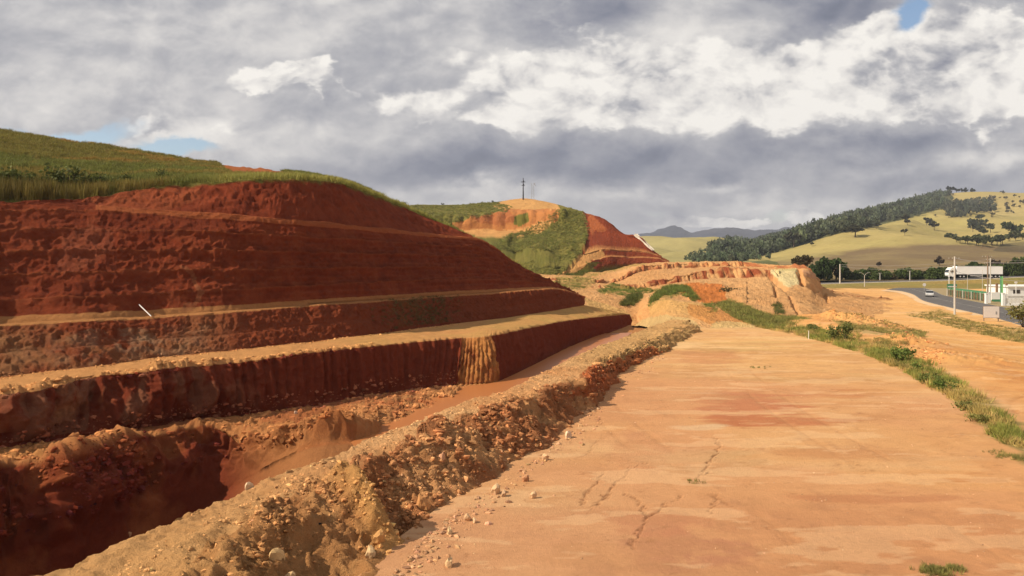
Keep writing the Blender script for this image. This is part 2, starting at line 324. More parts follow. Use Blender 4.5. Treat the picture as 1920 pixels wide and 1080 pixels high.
    # ragged lower ledge with scallops
    w2 = env(4, 5.3); sc = np.sin(s7*.55+2.2*vnoise(s7*.17, 0*s7, 0*s7)); D += w2*(.45*np.sign(sc)*np.abs(sc)**.6+.9*ridged(G, .30, 4, 4, (1, 1, 1.8))+.3*ridged(G, 1.2, 3, 44))*sstep(Br, 4, 4.6)*(T < 7.0)
    D += env(4.6, 6.1)*(.25*ridged(G, .9, 4, 5)+.1*fbm(G, 3, 3, .6, 6))*(T < 8.2)
    # wall 1: vertical flutes on the right, coarse broken blocks on the left
    rough_l = 1-sstep(T, 4.0, 6.2)
    fl = np.abs(np.sin(s7*np.pi/.62+1.1*vnoise(s7*.5, 0*s7, 0*s7)))
    D += env(6, 7.12)**.6*((1-rough_l)*(.11*fl*(.6+.6*fbm(G, .3, 2, .5, 34))+.12*fbm(G, .9, 4, .5, 7, (1, 1, 4)))+rough_l*(1.0*ridged(G, .42, 4, 8, (1, 1, 2.2))+.30*fbm(G, 1.8, 4, .55, 9)))
    patch = (T > 7.98) & (T < 9.02) & band(5.85, 7.0); D += patch*(.17*np.abs(np.sin((T+.10*(7-Br))*np.pi*10+.5*vnoise(T*5, Br, 0*T)))+.10*ridged(G, 1.5, 3, 49))*env(5.85, 7.02)
    # bench surface
    D += env(7, 8)*.05*fbm(G, 1.5, 3, .5, 11)
    # lower strip: slanting bucket marks
    sl_ = s9+(Br-8)*1.6
    D += env(8, 9.1)**.5*(.10*np.abs(np.sin(sl_*np.pi/.6+2.2*vnoise(s9*.3, Br, 0*Br)))*(.5+.5*fbm(G,.2,2,.5,33))+.06*fbm(G, 2.2, 3, .5, 12))
    D += env(9, 10)**.5*(.07*np.abs(np.sin((s9+(Br-9)*2.2)*np.pi/.4+1.5*vnoise(s9*.2, Br, 0*Br)))*sstep(fbm(G, .08, 2, .5, 31), -.35, .2)+.06*fbm(G, 1.5, 3, .5, 13))
    # big face: shallow horizontal grader ledges and gouges
    e = env(11, 12); D += e**.5*(.11*ridged(G, .55, 4, 37, (1.6, 1.6, .8))+.08*ridged(G, 1.7, 3, 38)+.06*ridged(G, 1.1, 3, 39, (1, 1, 5))-.1); D += e**.4*(.07+.09*sstep(T, 4.5, 7))*np.abs(((Br-11)*17+.6*fbm(G, .06, 3, .5, 35)) % 1-.5)*(1+fbm(G, .15, 2, .5, 36)); q = (Br-11)*5.2+.25*fbm(G, .04, 2, .5, 14); D += e**.35*(.34*(q-np.floor(q))**5+.012*np.abs(np.sin(s9*np.pi/.5))+.08*fbm(G, .30, 5, .6, 15, (1, 1, 1.6)))
    D += sstep(T, 7.2, 8.4)*e*.22*np.clip(np.sin((s9*1.0+(Br-11)*9)*np.pi/1.3), 0, 1)*sstep(fbm(G, .25, 3, .5, 16), -.1, .3)
    D += env(13, 14)**.4*(.12*fbm(G, .5, 4, .55, 17, (1, 1, 2))+.16*ridged(G, .7, 4, 40)+.07*ridged(G, 2, 3, 42)); D += (env(8, 9)+env(9, 10))**.5*(.09*ridged(G, 1.4, 4, 43)+.06*ridged(G, 3, 3, 47)); D += env(6, 7)**.5*.10*ridged(G, 1.6, 4, 48)
    # tall rough grass crown
    G2 = G+nn*(D*1.0)[..., None]
    def brink(lo, hi, F_, soft):
        i = np.searchsorted(B, (lo+hi)/2); nh = nn[i].copy(); nh[:, 2] = 0; nh /= np.maximum(np.linalg.norm(nh, axis=1, keepdims=True), 1e-6)
        w = (sstep(Br, lo, lo+.3) if lo > 0 else 1)*(1-sstep(Br, hi, hi+soft)); return nh[None]*(w*F_)[..., None]
    jag = np.clip(vnoise(s7*1.9, 0*s7, 0*s7+3)+.5*vnoise(s7*4.3, 0*s7, 0*s7+5), -1, 1)
    G2 += brink(6, 7, (.16*fl+.16*jag+rough_l*(.9*vnoise(s7*.35, 0*s7, 0*s7+8)+.35*vnoise(s7*1.1, Br*2, 0*s7))-.12)*(1-.8*((T > 7.9) & (T < 9.1))), .22)
    G2 += brink(.0, 1.6, (.30*vnoise(G[..., 1]*.9, 0*s7, 0*s7+2)+.18*vnoise(G[..., 1]*2.6, Br, 0*s7)+.35*vnoise(G[..., 1]*.28, 0*s7, 0*s7+6)-.08)*(T > 2), .6)
    G2 += brink(9, 10, .10*jag, .8)+brink(12, 12.9, .15*vnoise(s9*.6, 0*s9, 0*s9), .8)
    # clay tongue spilling across the berm, and hollows beside it
    def mound(a, b, w, h):
        a, b = np.array(a), np.array(b); v = b-a; tt = np.clip(((G[..., 0]-a[0])*v[0]+(G[..., 1]-a[1])*v[1])/(v@v), 0, 1)
        dd = np.hypot(G[..., 0]-a[0]-tt*v[0], G[..., 1]-a[1]-tt*v[1]); return h*np.exp(-(dd/w)**2)*(.5+.5*np.sin(np.pi*np.clip(tt*.75+.12, 0, 1)))
    top = (Br < 2.5)*sstep(Br, .03, .35)
    A1 = at(655, 925, z=1.0); A2 = at(800, 1030, z=.2); G2[..., 2] += (top*mound(A1[:2], A2[:2], .42, 1.0))
    A1 = at(560, 1060, z=.6); A2 = at(700, 1120, z=.2); G2[..., 2] -= (top*mound(A1[:2], A2[:2], .9, .30))
    A1 = at(740, 930, z=.6); A2 = at(790, 955, z=.5); G2[..., 2] -= (top*mound(A1[:2], A2[:2], .6, .4))
    bl_ = np.where(band(0, 2.4), 1, 0); G2[..., 2] += bl_*sstep(Br, 0, .3)*((.16*ridged(G, 1.1, 4, 45)+.09*ridged(G, 3, 4, 46))*(.45+.9*band(0, 1.15))-.07)
    for (qx, qy, w, h) in ((775, 940, 1.0, -.75), (590, 1010, .9, -.45), (660, 1060, .9, -.5), (600, 1000, .8, -.35), (640, 1040, .8, -.35), (970, 775, 1.0, .35), (850, 830, .8, .3), (1010, 770, .7, -.3), (690, 980, .8, -.25), (1140, 700, 1.2, .3)):
        a = at(qx, qy, z=1.0); G2[..., 2] += top*h*np.exp(-((G[..., 0]-a[0])**2+(G[..., 1]-a[1])**2)/w**2)
    # ---- colour of the soils, with groove highlights painted in
    n1, n2, n3 = fbm(G2, .35, 4, .55, 21), fbm(G2, 1.6, 4, .6, 22), fbm(G2, .12, 3, .5, 23)
    jx, jy = px+14*n2*np.minimum(30/G[..., 1], 1)+6*n1, py+8*n1*30/G[..., 1]+5*n2*30/G[..., 1]
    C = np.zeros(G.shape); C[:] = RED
    C = tint(C, np.clip(.5+n3, 0, 1)*.6, (.28, .066, .03))
    st_ = fbm(G2, .5, 4, .6, 24, (6, 6, .5)); C = tint(C, band(8, 14)*sstep(st_, .05, .5)*.45, (.145, .030, .016)); C = tint(C, band(8, 14)*sstep(-st_+.5*n1, .3, .7)*.35, (.30, .075, .034)); C = tint(C, band(11, 14)*sstep(n2, .1, .5)*.35, (.29, .082, .038)); C = tint(C, band(8, 14)*sstep(-n2, .1, .5)*.40, (.13, .028, .015)); gq = ((Br-11)*5.2+.25*fbm(G, .04, 2, .5, 14)) % 1; C = tint(C, band(11, 12)*sstep(gq, .86, .98)*.35, (.34, .11, .05)); C = tint(C, band(11, 12)*(1-sstep(gq, 0, .12))*.5, (.11, .025, .014))  # groove lips painted sunlit, creases behind them painted as shade
    berm = band(0, 2.6); C = tint(C, berm, (.62, .34, .175)); C = tint(C, band(1.0, 2.4)*np.clip(.5+n1*.9, 0, 1), PALE)
    C = tint(C, band(0, 1.15)*sstep(n1+.6*n2, -.55, .1)*(T > 3.0)*(T < 10.2)*.85, (.36, .145, .07))
    C = tint(C, band(0, 2.2)*sstep(T, 9.4, 10.4)*.6, (.60, .40, .19)); C = tint(C, band(0, 1.1)*sstep(T, 9.9, 10.8)*.5*np.clip(.4+n2, 0, 1), (.23, .19, .08))
    C = tint(C, band(0, 3)*(1-sstep(T, 3.5, 6.5))*.55, (.62, .37, .17))
    C = tint(C, inpoly(jx, jy, [(1150, 685), (1220, 655), (1260, 665), (1200, 700), (1140, 740), (1060, 745), (1090, 710)])*berm*.75, (.42, .12, .05))
    tongue = mound(at(655, 925, z=1.0)[:2], at(800, 1030, z=.2)[:2], .5, 1)*berm; C = tint(C, np.clip(tongue*1.3, 0, 1)*.8, (.66, .38, .16))
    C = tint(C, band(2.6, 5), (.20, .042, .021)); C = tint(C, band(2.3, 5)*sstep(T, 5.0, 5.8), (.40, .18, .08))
    C = tint(C, band(4.0, 5.2)*np.clip(.3+n1*1.2, 0, .8)*(T < 7), (.42, .15, .06))
    C = tint(C, band(5, 6.0), (.52, .24, .105)); C = tint(C, band(2.6, 6.0)*(T > 6.6)*.8, (.50, .25, .12)); C = tint(C, band(4.85, 6.05)*sstep(n1+n2*.7, -.1, .5)*(T < 8.2)*.7, (.38, .13, .06)); C = tint(C, band(5.2, 6)*(T < 3.6)*.7, (.55, .28, .12))
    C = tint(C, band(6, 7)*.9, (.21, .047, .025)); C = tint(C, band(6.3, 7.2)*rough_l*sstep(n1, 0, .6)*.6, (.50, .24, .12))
    C = tint(C, band(6.1, 7)*sstep(ridged(G2, .5, 3, 41, (1, 1, 3)), .35, .8)*rough_l*.35, (.36, .22, .15))
    C = tint(C, ((T+.06*n2 > 8.02) & (T+.06*n2 < 8.98) & band(5.9, 7.0))*np.clip(.75+.6*n2, 0, 1), (.56, .26, .095))
    C = tint(C, band(6.97, 8.0), (.64, .34, .155)); C = tint(C, band(7, 7.9)*np.clip(.3+n1*.8, 0, .8)*sstep(T, 4.5, 8), (.58, .36, .15)); C = tint(C, band(7.0, 8)*sstep(T, 8, 10)*.3, (.46, .35, .12))
    C = tint(C, band(7.92, 8.25)*sstep(n2, -.2, .3)*(T < 6.5)*.8, (.44, .17, .07))
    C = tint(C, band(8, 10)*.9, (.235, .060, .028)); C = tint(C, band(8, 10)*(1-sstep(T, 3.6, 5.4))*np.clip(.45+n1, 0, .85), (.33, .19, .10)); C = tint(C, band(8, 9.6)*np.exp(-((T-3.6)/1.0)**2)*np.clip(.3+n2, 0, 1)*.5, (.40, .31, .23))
    C = tint(C, band(8.2, 10)*np.exp(-((T-7.55)/.30)**2)*sstep(n2+n1, -.3, .5)*.5, (.15, .10, .035))
    C = tint(C, band(9.93, 11.05)*.9, (.50, .25, .11)); C = tint(C, band(9.93, 11.05)*sstep(T, 3, 9)*.4, (.42, .16, .07))
    C = tint(C, band(11.93, 13.0)*.55*(T > 3.2), (.48, .16, .07))
    def polyc(poly, col, a, soft=1): nonlocal C; C = tint(C, inpoly(jx, jy, poly)*a*band(8, 15.2), col)
    polyc([(100, 500), (120, 440), (170, 420), (215, 440), (205, 480), (160, 505), (120, 520)], (.33, .13, .09), .22)
    polyc([(340, 500), (352, 500), (382, 550), (372, 570), (348, 590), (342, 585), (366, 560), (372, 548)], (.36, .15, .08), .5)
    polyc([(150, 383), (200, 352), (370, 350), (380, 372), (300, 396)], (.34, .10, .045), .6)
    C = tint(C, band(12.9, 14)*np.clip(.4+n2, 0, .6)*(px > 60)*.5, (.26, .055, .03))
    # grass and the bare patch at the skyline
    gr = sstep(Br+.08*n2, 13.88, 14.0)
    gc = np.zeros(G.shape); gc[:] = (.14, .15, .04); gc = tint(gc, np.clip(.45+n1*.8, 0, 1)*.7, (.24, .17, .06)); gc = tint(gc, np.clip(.2+n2, 0, 1)*.6, (.10, .11, .03)); gc = tint(gc, np.exp(-((Br-14.2)/.18)**2)*sstep(px, 250, 420)*.8, (.32, .31, .085))
    gc = tint(gc, sstep(Br, 14.45, 14.75)*.35*(px < 420), (.25, .175, .06))
    C = C*(1-gr[..., None])+gc*gr[..., None]
    C = tint(C, inpoly(jx, py, [(404, 298), (418, 318), (430, 326), (470, 328), (545, 330), (520, 316), (430, 296)])*band(14, 16)*.9, (.40, .13, .055))
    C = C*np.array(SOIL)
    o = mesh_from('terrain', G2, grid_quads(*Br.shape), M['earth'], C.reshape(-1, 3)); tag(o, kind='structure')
    return dict(G=G2, B=Br, T=T, px=px, py=py, C=C, L0=L0, n=nn)
LEFT = build_left()

# ------------------------------------------------------------------ plateau and the ground running to the road
def edge_x(Y): return np.interp(Y, [-10, 10, 31, 35, 40, 46, 52, 61, 69, 77, 84, 130], [11, 15, 21.3, 22.9, 24.9, 26.9, 28.6, 30.2, 30.9, 30.6, 30, 31])
def plateau_z(X, Y):
    P = np.stack([X, Y, 0*X], -1)
    e = edge_x(Y)          # east edge of the plateau (grass strip)
    z = -1.75*sstep(X-e, 2.5, 26)-.35*sstep(X-e, 25, 60)
    z = z-.25*sstep(Y, 95, 130)*0
    z += .035*fbm(P, .12, 3, .5, 51)+.012*fbm(P, .9, 4, .55, 52)
    off = sstep(X-e, 1.5, 6); z += off*(.10*fbm(P, .25, 4, .55, 53)+.03*fbm(P, 1.4, 4, .6, 54))
    z += off*.7*np.exp(-(((X-e-6.5)/3.2)**2))*np.clip(fbm(P, .09, 3, .5, 55)+.15, 0, 1)*(Y > 38)
    for a, b, w, h in ((1640, 612, 4.0, .9), (1738, 690, 2.2, .9), (1698, 655, 2.6, .8), (1800, 725, 2.0, .5), (1560, 606, 3.5, .9), (1850, 690, 3, .4)):
        q = at(a, b, z=-.8); z = z+off*h*np.exp(-(((X-q[0])/w)**2+((Y-q[1])/(w*1.2))**2))*(1+.5*fbm(P, .9, 4, .6, 57))
    return z
CRACKS = [[(1090, 945), (1100, 925), (1120, 905), (1135, 890)], [(1318, 895), (1330, 865), (1345, 850), (1348, 835), (1340, 820), (1320, 812)], [(1185, 1030), (1200, 990), (1215, 965), (1250, 945), (1285, 930)],
          [(1330, 925), (1345, 935), (1362, 948)], [(1100, 850), (1118, 830), (1135, 815), (1150, 812)], [(1430, 985), (1455, 1000), (1475, 1015), (1490, 1040)], [(1110, 955), (1150, 915), (1180, 880), (1210, 868)], [(1215, 965), (1190, 935), (1175, 925)], [(1345, 925), (1335, 945), (1330, 960)]]
def build_plateau():
    L0 = LEFT['L0']; o_ = np.argsort(L0[:, 1])
    Ys = np.concatenate([np.linspace(-12, 9, 20, endpoint=False), 9*(250/9)**np.linspace(0, 1, 820)])
    xl = np.interp(Ys, L0[o_, 1], L0[o_, 0])-.7; xl = np.where(Ys > 80, (1322-960)/F*Ys-.7, xl); xl = np.where(Ys < 9, xl[20]-(9-Ys)*.3, xl)
    xr = np.maximum((Ys+14)*1.05, 30)
    s = np.linspace(0, 1, 1000)**1.15; X = xl[:, None]*(1-s)+xr[:, None]*s; Y = np.repeat(Ys[:, None], len(s), 1)
    z = plateau_z(X, Y); G = np.stack([X, Y, z], -1); px, py = bearing(G)
    n1, n2, n3 = fbm(G, .18, 4, .55, 61), fbm(G, .8, 5, .6, 62), fbm(G, .30, 5, .6, 63, (4, 1, 1))
    n4 = fbm(G, 1.2, 4, .6, 64, (5, 1, 1))
    C = np.zeros(G.shape); C[:] = (.62, .355, .17)
    C = tint(C, np.clip(.35+n1, 0, 1)*.5, (.66, .42, .22)); C = tint(C, sstep(n2, 0, .7)*.35, (.54, .28, .12))
    C = tint(C, sstep(px, 1300, 1900)*sstep(py, 750, 1000)*.45, (.66, .32, .12))
    C = tint(C, sstep(n3, .1, .6)*.35, (.52, .27, .125)); C = tint(C, sstep(-n3, .25, .7)*.45, (.68, .47, .27))
    def g(x0, y0, rx, ry, col, a, th=-.2, nz=None):
        nonlocal C; d = ((px-x0)/rx)**2+((py-y0)/ry)**2; nz = n4 if nz is None else nz; C = tint(C, sstep(1-d+.9*nz, 0, .7)*a*sstep(nz, th-.25, th+.25), col)
    g(1390, 760, 110, 40, (.44, .16, .08), .95, -.6); g(1450, 785, 170, 20, (.47, .185, .09), .9, -.5); g(1610, 735, 90, 10, (.50, .25, .11), .6, 0); g(1240, 745, 150, 26, (.50, .33, .16), .5, 0)
    g(1330, 665, 60, 22, (.50, .23, .12), .6); g(1400, 650, 180, 12, (.46, .33, .15), .5, 0); g(1460, 705, 250, 18, (.50, .32, .16), .45, 0); g(1300, 1030, 150, 46, (.36, .155, .10), .85, -.5, n2); g(1240, 985, 110, 26, (.46, .18, .10), .7, -.3, n2)
    g(1560, 740, 60, 18, (.52, .24, .11), .6, 0); g(1640, 930, 160, 14, (.42, .18, .08), .7, .1); g(1200, 860, 60, 60, (.52, .27, .14), .5, -.2, n2); g(1800, 900, 90, 16, (.46, .20, .08), .6, .1); g(1560, 850, 120, 10, (.50, .24, .11), .5, .1); g(1700, 1000, 200, 30, (.50, .22, .09), .35, .1); g(1350, 905, 90, 10, (.42, .19, .10), .5, .1); g(1310, 800, 60, 8, (.70, .55, .36), .8, -.2); g(1380, 735, 200, 5, (.70, .52, .33), .6, 0)
    g(1310, 870, 120, 40, (.50, .37, .20), .35, -.1); g(1050, 940, 120, 30, (.50, .36, .19), .3, -.1)
    C = tint(C, sstep(n3+n2*.5, .4, .8)*.5, (.42, .22, .105)); n5 = fbm(G, 2.6, 4, .65, 67, (2.5, 1, 1)); C = tint(C, sstep(n5, .15, .6)*.22, (.46, .25, .12)); C = tint(C, sstep(-n5, .25, .7)*.25, (.70, .45, .24))
    n6 = fbm(G, .10, 4, .6, 68, (1.6, 1, 1)); C = tint(C, sstep(n6, 0, .5)*.45, (.56, .28, .16)); C = tint(C, sstep(-n6+.4*n2, .2, .6)*.35, (.66, .41, .20)); C = tint(C, sstep(ridged(G, .35, 4, 69, (1.3, 1, 1)), .80, .98)*.30*sstep(n2, -.2, .3), (.40, .21, .12))
    C = tint(C, sstep(px, 1500, 900)*sstep(py, 800, 1000)*.35, (.55, .33, .20))
    # beyond the grass strip: worked orange earth with pale wheel paths
    e = edge_x(Y); off = sstep(X-e+n2, .8, 3.5)
    oc = np.zeros(G.shape); oc[:] = (.64, .36, .155); oc = tint(oc, np.clip(.3+n1, 0, 1)*.6, (.58, .27, .10)); oc = tint(oc, sstep(n2, .1, .7)*.3, (.50, .22, .09)); oc = tint(oc, np.clip(.5+n3, 0, 1)*sstep(X-e, 12, 26)*.6, (.70, .43, .20))
    oc = tint(oc, sstep(X-e, 3, 6)*(1-sstep(X-e, 8, 12))*np.clip(.6+n2, 0, 1)*.6, (.52, .23, .085))
    C = C*(1-off[..., None])+oc*off[..., None]
    # wheel tracks
    for (x0, y0, x1, y1) in ((6.5, 14, 3.0, 60), (8.1, 14, 4.7, 60), (12, 12, 16, 66), (13.7, 12, 17.7, 66)):
        xc = x0+(x1-x0)*(Y-y0)/(y1-y0)+.6*np.sin(Y*.12); m = np.exp(-((X-xc)/.14)**2)*np.clip(.4+1.2*fbm(G, .25, 3, .6, 56), 0, 1)*(1-off); C = tint(C, m*.35, (.48, .25, .12)); G[..., 2] -= .02*m
    n8 = fbm(G, 4.5, 4, .7, 58); C = tint(C, sstep(n8, .35, .7)*sstep(n2, -.2, .4)*.5, (.36, .18, .09))
    for k, x0 in enumerate((0, 1.0, 2.0)):
        cx, cy = 33.5, 33.0; rr = np.hypot(X-cx, (Y-cy)*.8); m = np.exp(-((rr-(7.0+x0*.9))/.16)**2)*(X < cx)*off; C = tint(C, m*.5, (.42, .20, .085)); G[..., 2] -= .05*m
    # green verges
    vg = lambda poly: inpoly(px+10*n2, py+5*n2, poly)
    C = tint(C, vg([(1690, 588), (1760, 578), (1820, 600), (1930, 618), (1990, 640), (1990, 660), (1900, 640), (1820, 622), (1740, 600)])*.7*np.clip(.7+n1, 0, 1), (.22, .19, .07))
    C = tint(C, vg([(1560, 600), (1740, 622), (1730, 632), (1590, 622)])*.7, (.20, .19, .06))
    C = tint(C, sstep(1.5-np.abs(X-e+.7*n2)+.8*n1, .2, 1.2)*(Y > 27)*.8, (.20, .19, .07))
    # drying cracks
    for ck in CRACKS:
        pts = [at(a, b, z=0) for a, b in ck]
        m = (np.abs(X-pts[0][0]) < 9) & (np.abs(Y-pts[0][1]) < 12); xs, ys = X[m]+.18*fbm(G[m], 3.5, 4, .7, 66), Y[m]+.30*fbm(G[m], 2.5, 4, .7, 65); dmin = np.full(xs.shape, 9.)
        for a, b in zip(pts[:-1], pts[1:]):
            v = np.array([b[0]-a[0], b[1]-a[1]]); tt = np.clip(((xs-a[0])*v[0]+(ys-a[1])*v[1])/(v@v), 0, 1); dmin = np.minimum(dmin, np.hypot(xs-a[0]-tt*v[0], ys-a[1]-tt*v[1]))
        k = np.exp(-(dmin/.035)**2)*np.clip(.7+1.2*n1[m], .15, 1); G[..., 2][m] -= .06*k; c = C[m]; C[m] = c*(1-.75*k[:, None])+np.array((.22, .10, .05))*.75*k[:, None]
    fy = sstep(-py, -760, -640)[..., None]; C = C*(np.array((.86, .80, .72))*(1-fy)+np.array((.92, .90, .76))*fy)
    C = tint(C, sstep(fbm(G, .5, 5, .65, 59, (3, 1, 1)), .20, .34)*.32, (.42, .21, .095)); C = tint(C, sstep(fbm(G, .6, 5, .65, 60, (3, 1, 1)), .26, .38)*.28, (.70, .47, .26))
    tag(mesh_from('ground', G, grid_quads(*X.shape), M['dirt'], C.reshape(-1, 3)), kind='structure')
build_plateau()

def lowland():     # the land everything stands on, out to the horizon
    r = np.concatenate([[0], 20*(5400/20)**np.linspace(0, 1, 60)]); a = np.linspace(0, 2*np.pi, 97)
    X, Y = r[:, None]*np.cos(a)[None], r[:, None]*np.sin(a)[None]; z = -7.5+5.2*sstep(r, 60, 200)[:, None]+0*X+2*sstep(r, 600, 1500)[:, None]
    G = np.stack([X, Y, z], -1); C = np.zeros(G.shape); C[:] = (.25, .22, .08); C = tint(C, (r < 140)[:, None]*np.ones_like(X), (.45, .22, .10))
    tag(mesh_from('lowland', G, grid_quads(*X.shape), M['far'], C.reshape(-1, 3)), kind='structure')
lowland()

# muddy water
def water():
    m, nt, b = mat_base('muddy_water', .30, .18); b.inputs['Base Color'].default_value = (.40, .15, .05, 1)
    N, L_ = nt.nodes, nt.links; ns = N.new('ShaderNodeTexNoise'); ns.inputs['Scale'].default_value = 4; bp = N.new('ShaderNodeBump'); bp.inputs['Distance'].default_value = .01; L_.new(ns.outputs['Fac'], bp.inputs['Height']); L_.new(bp.outputs[0], b.inputs['Normal'])
    lft = line([560, 640, 700, 790, 836, 937, 1072, 1130], z=-1.02, Y=[38, 41, 43, 46, 50.7, 54.0, 74.8, 87]); rgt = line([600, 720, 800, 890, 975, 1085, 1150, 1185], z=-1.02, Y=[30, 32, 35, 39, 45, 59, 74, 88])
    t = np.linspace(0, 7, 80); a, b2 = crom(lft, t), crom(rgt, t); s = np.linspace(0, 1, 20)[:, None, None]; G = a[None]*(1-s)+b2[None]*s
    tag(mesh_from('water', G, grid_quads(20, 80), m), kind='structure')
water()

# ------------------------------------------------------------------ centre: sand mounds and low terraces
def build_centre():
    kx = [960, 1040, 1100, 1150, 1200, 1250, 1300, 1350, 1400, 1450, 1512, 1552, 1680]
    T = [line(kx[:], [610, 610, 606, 604, 603, 616, 622, 624, 622, 622, 610, 598, 588], Y=[96, 96, 100, 106, 109, 82, 79, 78, 79, 80, 92, 104, 122]),
         line(kx, [600, 600, 598, 598, 600, 598, 606, 612, 608, 606, 598, 591, 580], Y=[98, 98, 104, 109, 112, 90, 86, 84, 86, 88, 98, 108, 124]),
         line(kx, [560, 556, 556, 566, 585, 560, 567, 586, 584, 580, 574, 575, 575], Y=[112, 112, 116, 118, 115, 100, 96, 95, 98, 104, 114, 124, 140]),
         line(kx, [552, 548, 550, 556, 568, 566, 575, 578, 568, 562, 558, 564, 564], Y=[118, 118, 122, 124, 120, 108, 106, 106, 112, 120, 130, 140, 155]),
         line(kx, [545, 540, 545, 548, 556, 545, 545, 553, 546, 541, 540, 556, 555], Y=[126, 126, 129, 131, 128, 124, 122, 122, 126, 132, 140, 150, 165]),
         line(kx, [535, 530, 537, 541, 541, 531, 524, 522, 521, 518, 522, 551, 553], Y=[135, 139, 142, 144, 145, 147, 148, 148, 147, 146, 147, 155, 172]),
         line(kx, [533, 528, 535, 538, 534, 522, 511, 503, 505, 508, 510, 547, 551], Y=[136, 140.5, 143.5, 145.5, 146.5, 148.5, 149.5, 150, 149.5, 148.5, 148.8, 156, 173]),
         line(kx, [530, 525, 530, 532, 509, 503, 502, 501, 501, 503, 506, 545, 550], Y=[150, 150, 152, 158, 165, 168, 170, 170, 170, 160, 153, 158, 175]),
         line(kx, [528, 523, 527, 526, 500, 495, 493, 492.5, 494, 498, 504, 544, 549.5], Y=[151.5, 151.5, 153.5, 159.5, 166.5, 169.5, 171.5, 171.5, 171.5, 162, 155, 160, 176]),
         line(kx, [515, 512, 510, 503, 494, 491.5, 491, 491, 493, 496, 503.5, 543, 549], Y=[200, 200, 200, 205, 210, 215, 215, 210, 205, 190, 165, 166, 180]),
         line(kx, None, z=[-5, -5, -5, -5, -4, -4, -4, -4, -4, -4, -4, -4, -4], Y=[280, 280, 280, 270, 250, 240, 235, 230, 225, 210, 190, 190, 200])]
    T[0][:, 2] -= .6; T[0][5:, 2] = plateau_z(T[0][5:, 0], T[0][5:, 1])-.3; T[1][11:, 2] = plateau_z(T[1][11:, 0], T[1][11:, 1])+[.2, -.1]
    for q in T[:10]: q[12, 2] = plateau_z(q[12, 0], q[12, 1])-.35
    rows = [8, 46, 16, 26, 30, 16, 22, 14, 20, 8]
    G, B, t = loft(T, rows, [40, 50, 60, 70, 80, 80, 80, 80, 80, 80, 60, 50])
    Br = np.repeat(B[:, None], G.shape[1], 1); Tt = np.repeat(t[None], G.shape[0], 0); nn = normals(G); px, py = bearing(G)
    band = lambda a, b: (Br >= a) & (Br < b)
    env = lambda a, b: np.where(band(a, b), np.sin(np.pi*np.clip((Br-a)/(b-a), 0, 1)), 0)
    s = G[..., 0]
    D = .34*fbm(G, .14, 4, .5, 71)*sstep(Br, .5, 1.5)+.16*fbm(G, .9, 4, .6, 72)+.22*ridged(G, .16, 4, 77)*env(1, 5)
    D += (env(5, 6.1)*(Tt < 9.2)+env(7, 8.1))**.5*(.40*vnoise(s*1.3, 0*s, Br)+.35*vnoise(s*.5, 0*s, 0*s)+.3*vnoise(s*2.6, 0*s, 0*s))
    D += env(2.4, 5)*.35*ridged(G, .28, 4, 73)*(Tt > 5.3)*(Tt < 8)
    D += env(1.5, 4.8)*.15*ridged(G, .35, 4, 74)*(Tt > 7.8)
    G2 = G+nn*D[..., None]
    # slumped gullies on the right mound
    for (a, b, w, dpt) in (((1440, 512), (1472, 540), 1.0, 1.3), ((1498, 508), (1505, 528), .9, 1.4), ((1505, 530), (1530, 545), .8, 1.0), ((1538, 540), (1552, 566), .8, 1.0), ((1480, 560), (1500, 590), .7, .7), ((1452, 538), (1455, 560), .7, .8)):
        m = np.zeros(px.shape); v = np.array(b)-np.array(a); tt = np.clip(((px-a[0])*v[0]+(py-a[1])*v[1])/(v@v), 0, 1); dd = np.hypot(px-a[0]-tt*v[0], py-a[1]-tt*v[1]); G2[..., 2] -= dpt*np.exp(-(dd/(w*4))**2)*band(1, 9)
    px, py = bearing(G2); n1, n2 = fbm(G2, .12, 4, .6, 75), fbm(G2, .5, 4, .6, 76); jx, jy = px+9*n2, py+4*n2
    C = np.zeros(G.shape); C[:] = (.68, .385, .19); C = tint(C, np.clip(.4+n1, 0, 1)*.5, (.70, .45, .25)); C = tint(C, sstep(n2, .1, .8)*.3, (.50, .23, .09))
    C = tint(C, env(1, 2.6)*(Tt > 4.4)*(Tt < 6.8)*.8, (.66, .42, .18))
    C = tint(C, band(5, 6.05)*(Tt < 9)*np.clip(.6+n2+.8*vnoise(s*1.3, 0*s, Br), 0, 1), (.34, .10, .05)); C = tint(C, band(7, 8.0)*np.clip(.6+vnoise(s*1.3, 0*s, Br), 0, 1)*.8, (.38, .12, .06))
    def polyc(poly, col, a): nonlocal C; C = tint(C, inpoly(jx, jy, poly)*a, col)
    polyc([(1250, 540), (1290, 530), (1355, 532), (1362, 565), (1330, 572), (1295, 560), (1270, 545)], (.62, .20, .05), .85)
    polyc([(1290, 570), (1345, 578), (1400, 600), (1400, 612), (1330, 608), (1290, 590)], (.60, .27, .09), .7)
    polyc([(1330, 606), (1385, 602), (1420, 612), (1400, 622), (1340, 620)], (.72, .54, .28), .8)
    polyc([(1200, 600), (1250, 590), (1300, 600), (1320, 618), (1260, 640), (1190, 630)], (.60, .50, .28), .6)
    polyc([(1443, 505), (1497, 504), (1503, 528), (1475, 538), (1452, 518)], (.74, .66, .42), .9); polyc([(1504, 506), (1530, 508), (1536, 524), (1512, 520)], (.62, .36, .23), .9)
    polyc([(1455, 503), (1494, 503), (1495, 510), (1458, 510)], (.40, .36, .16), .5)
    polyc([(1100, 560), (1170, 580), (1190, 600), (1100, 600)], (.60, .42, .18), .6)
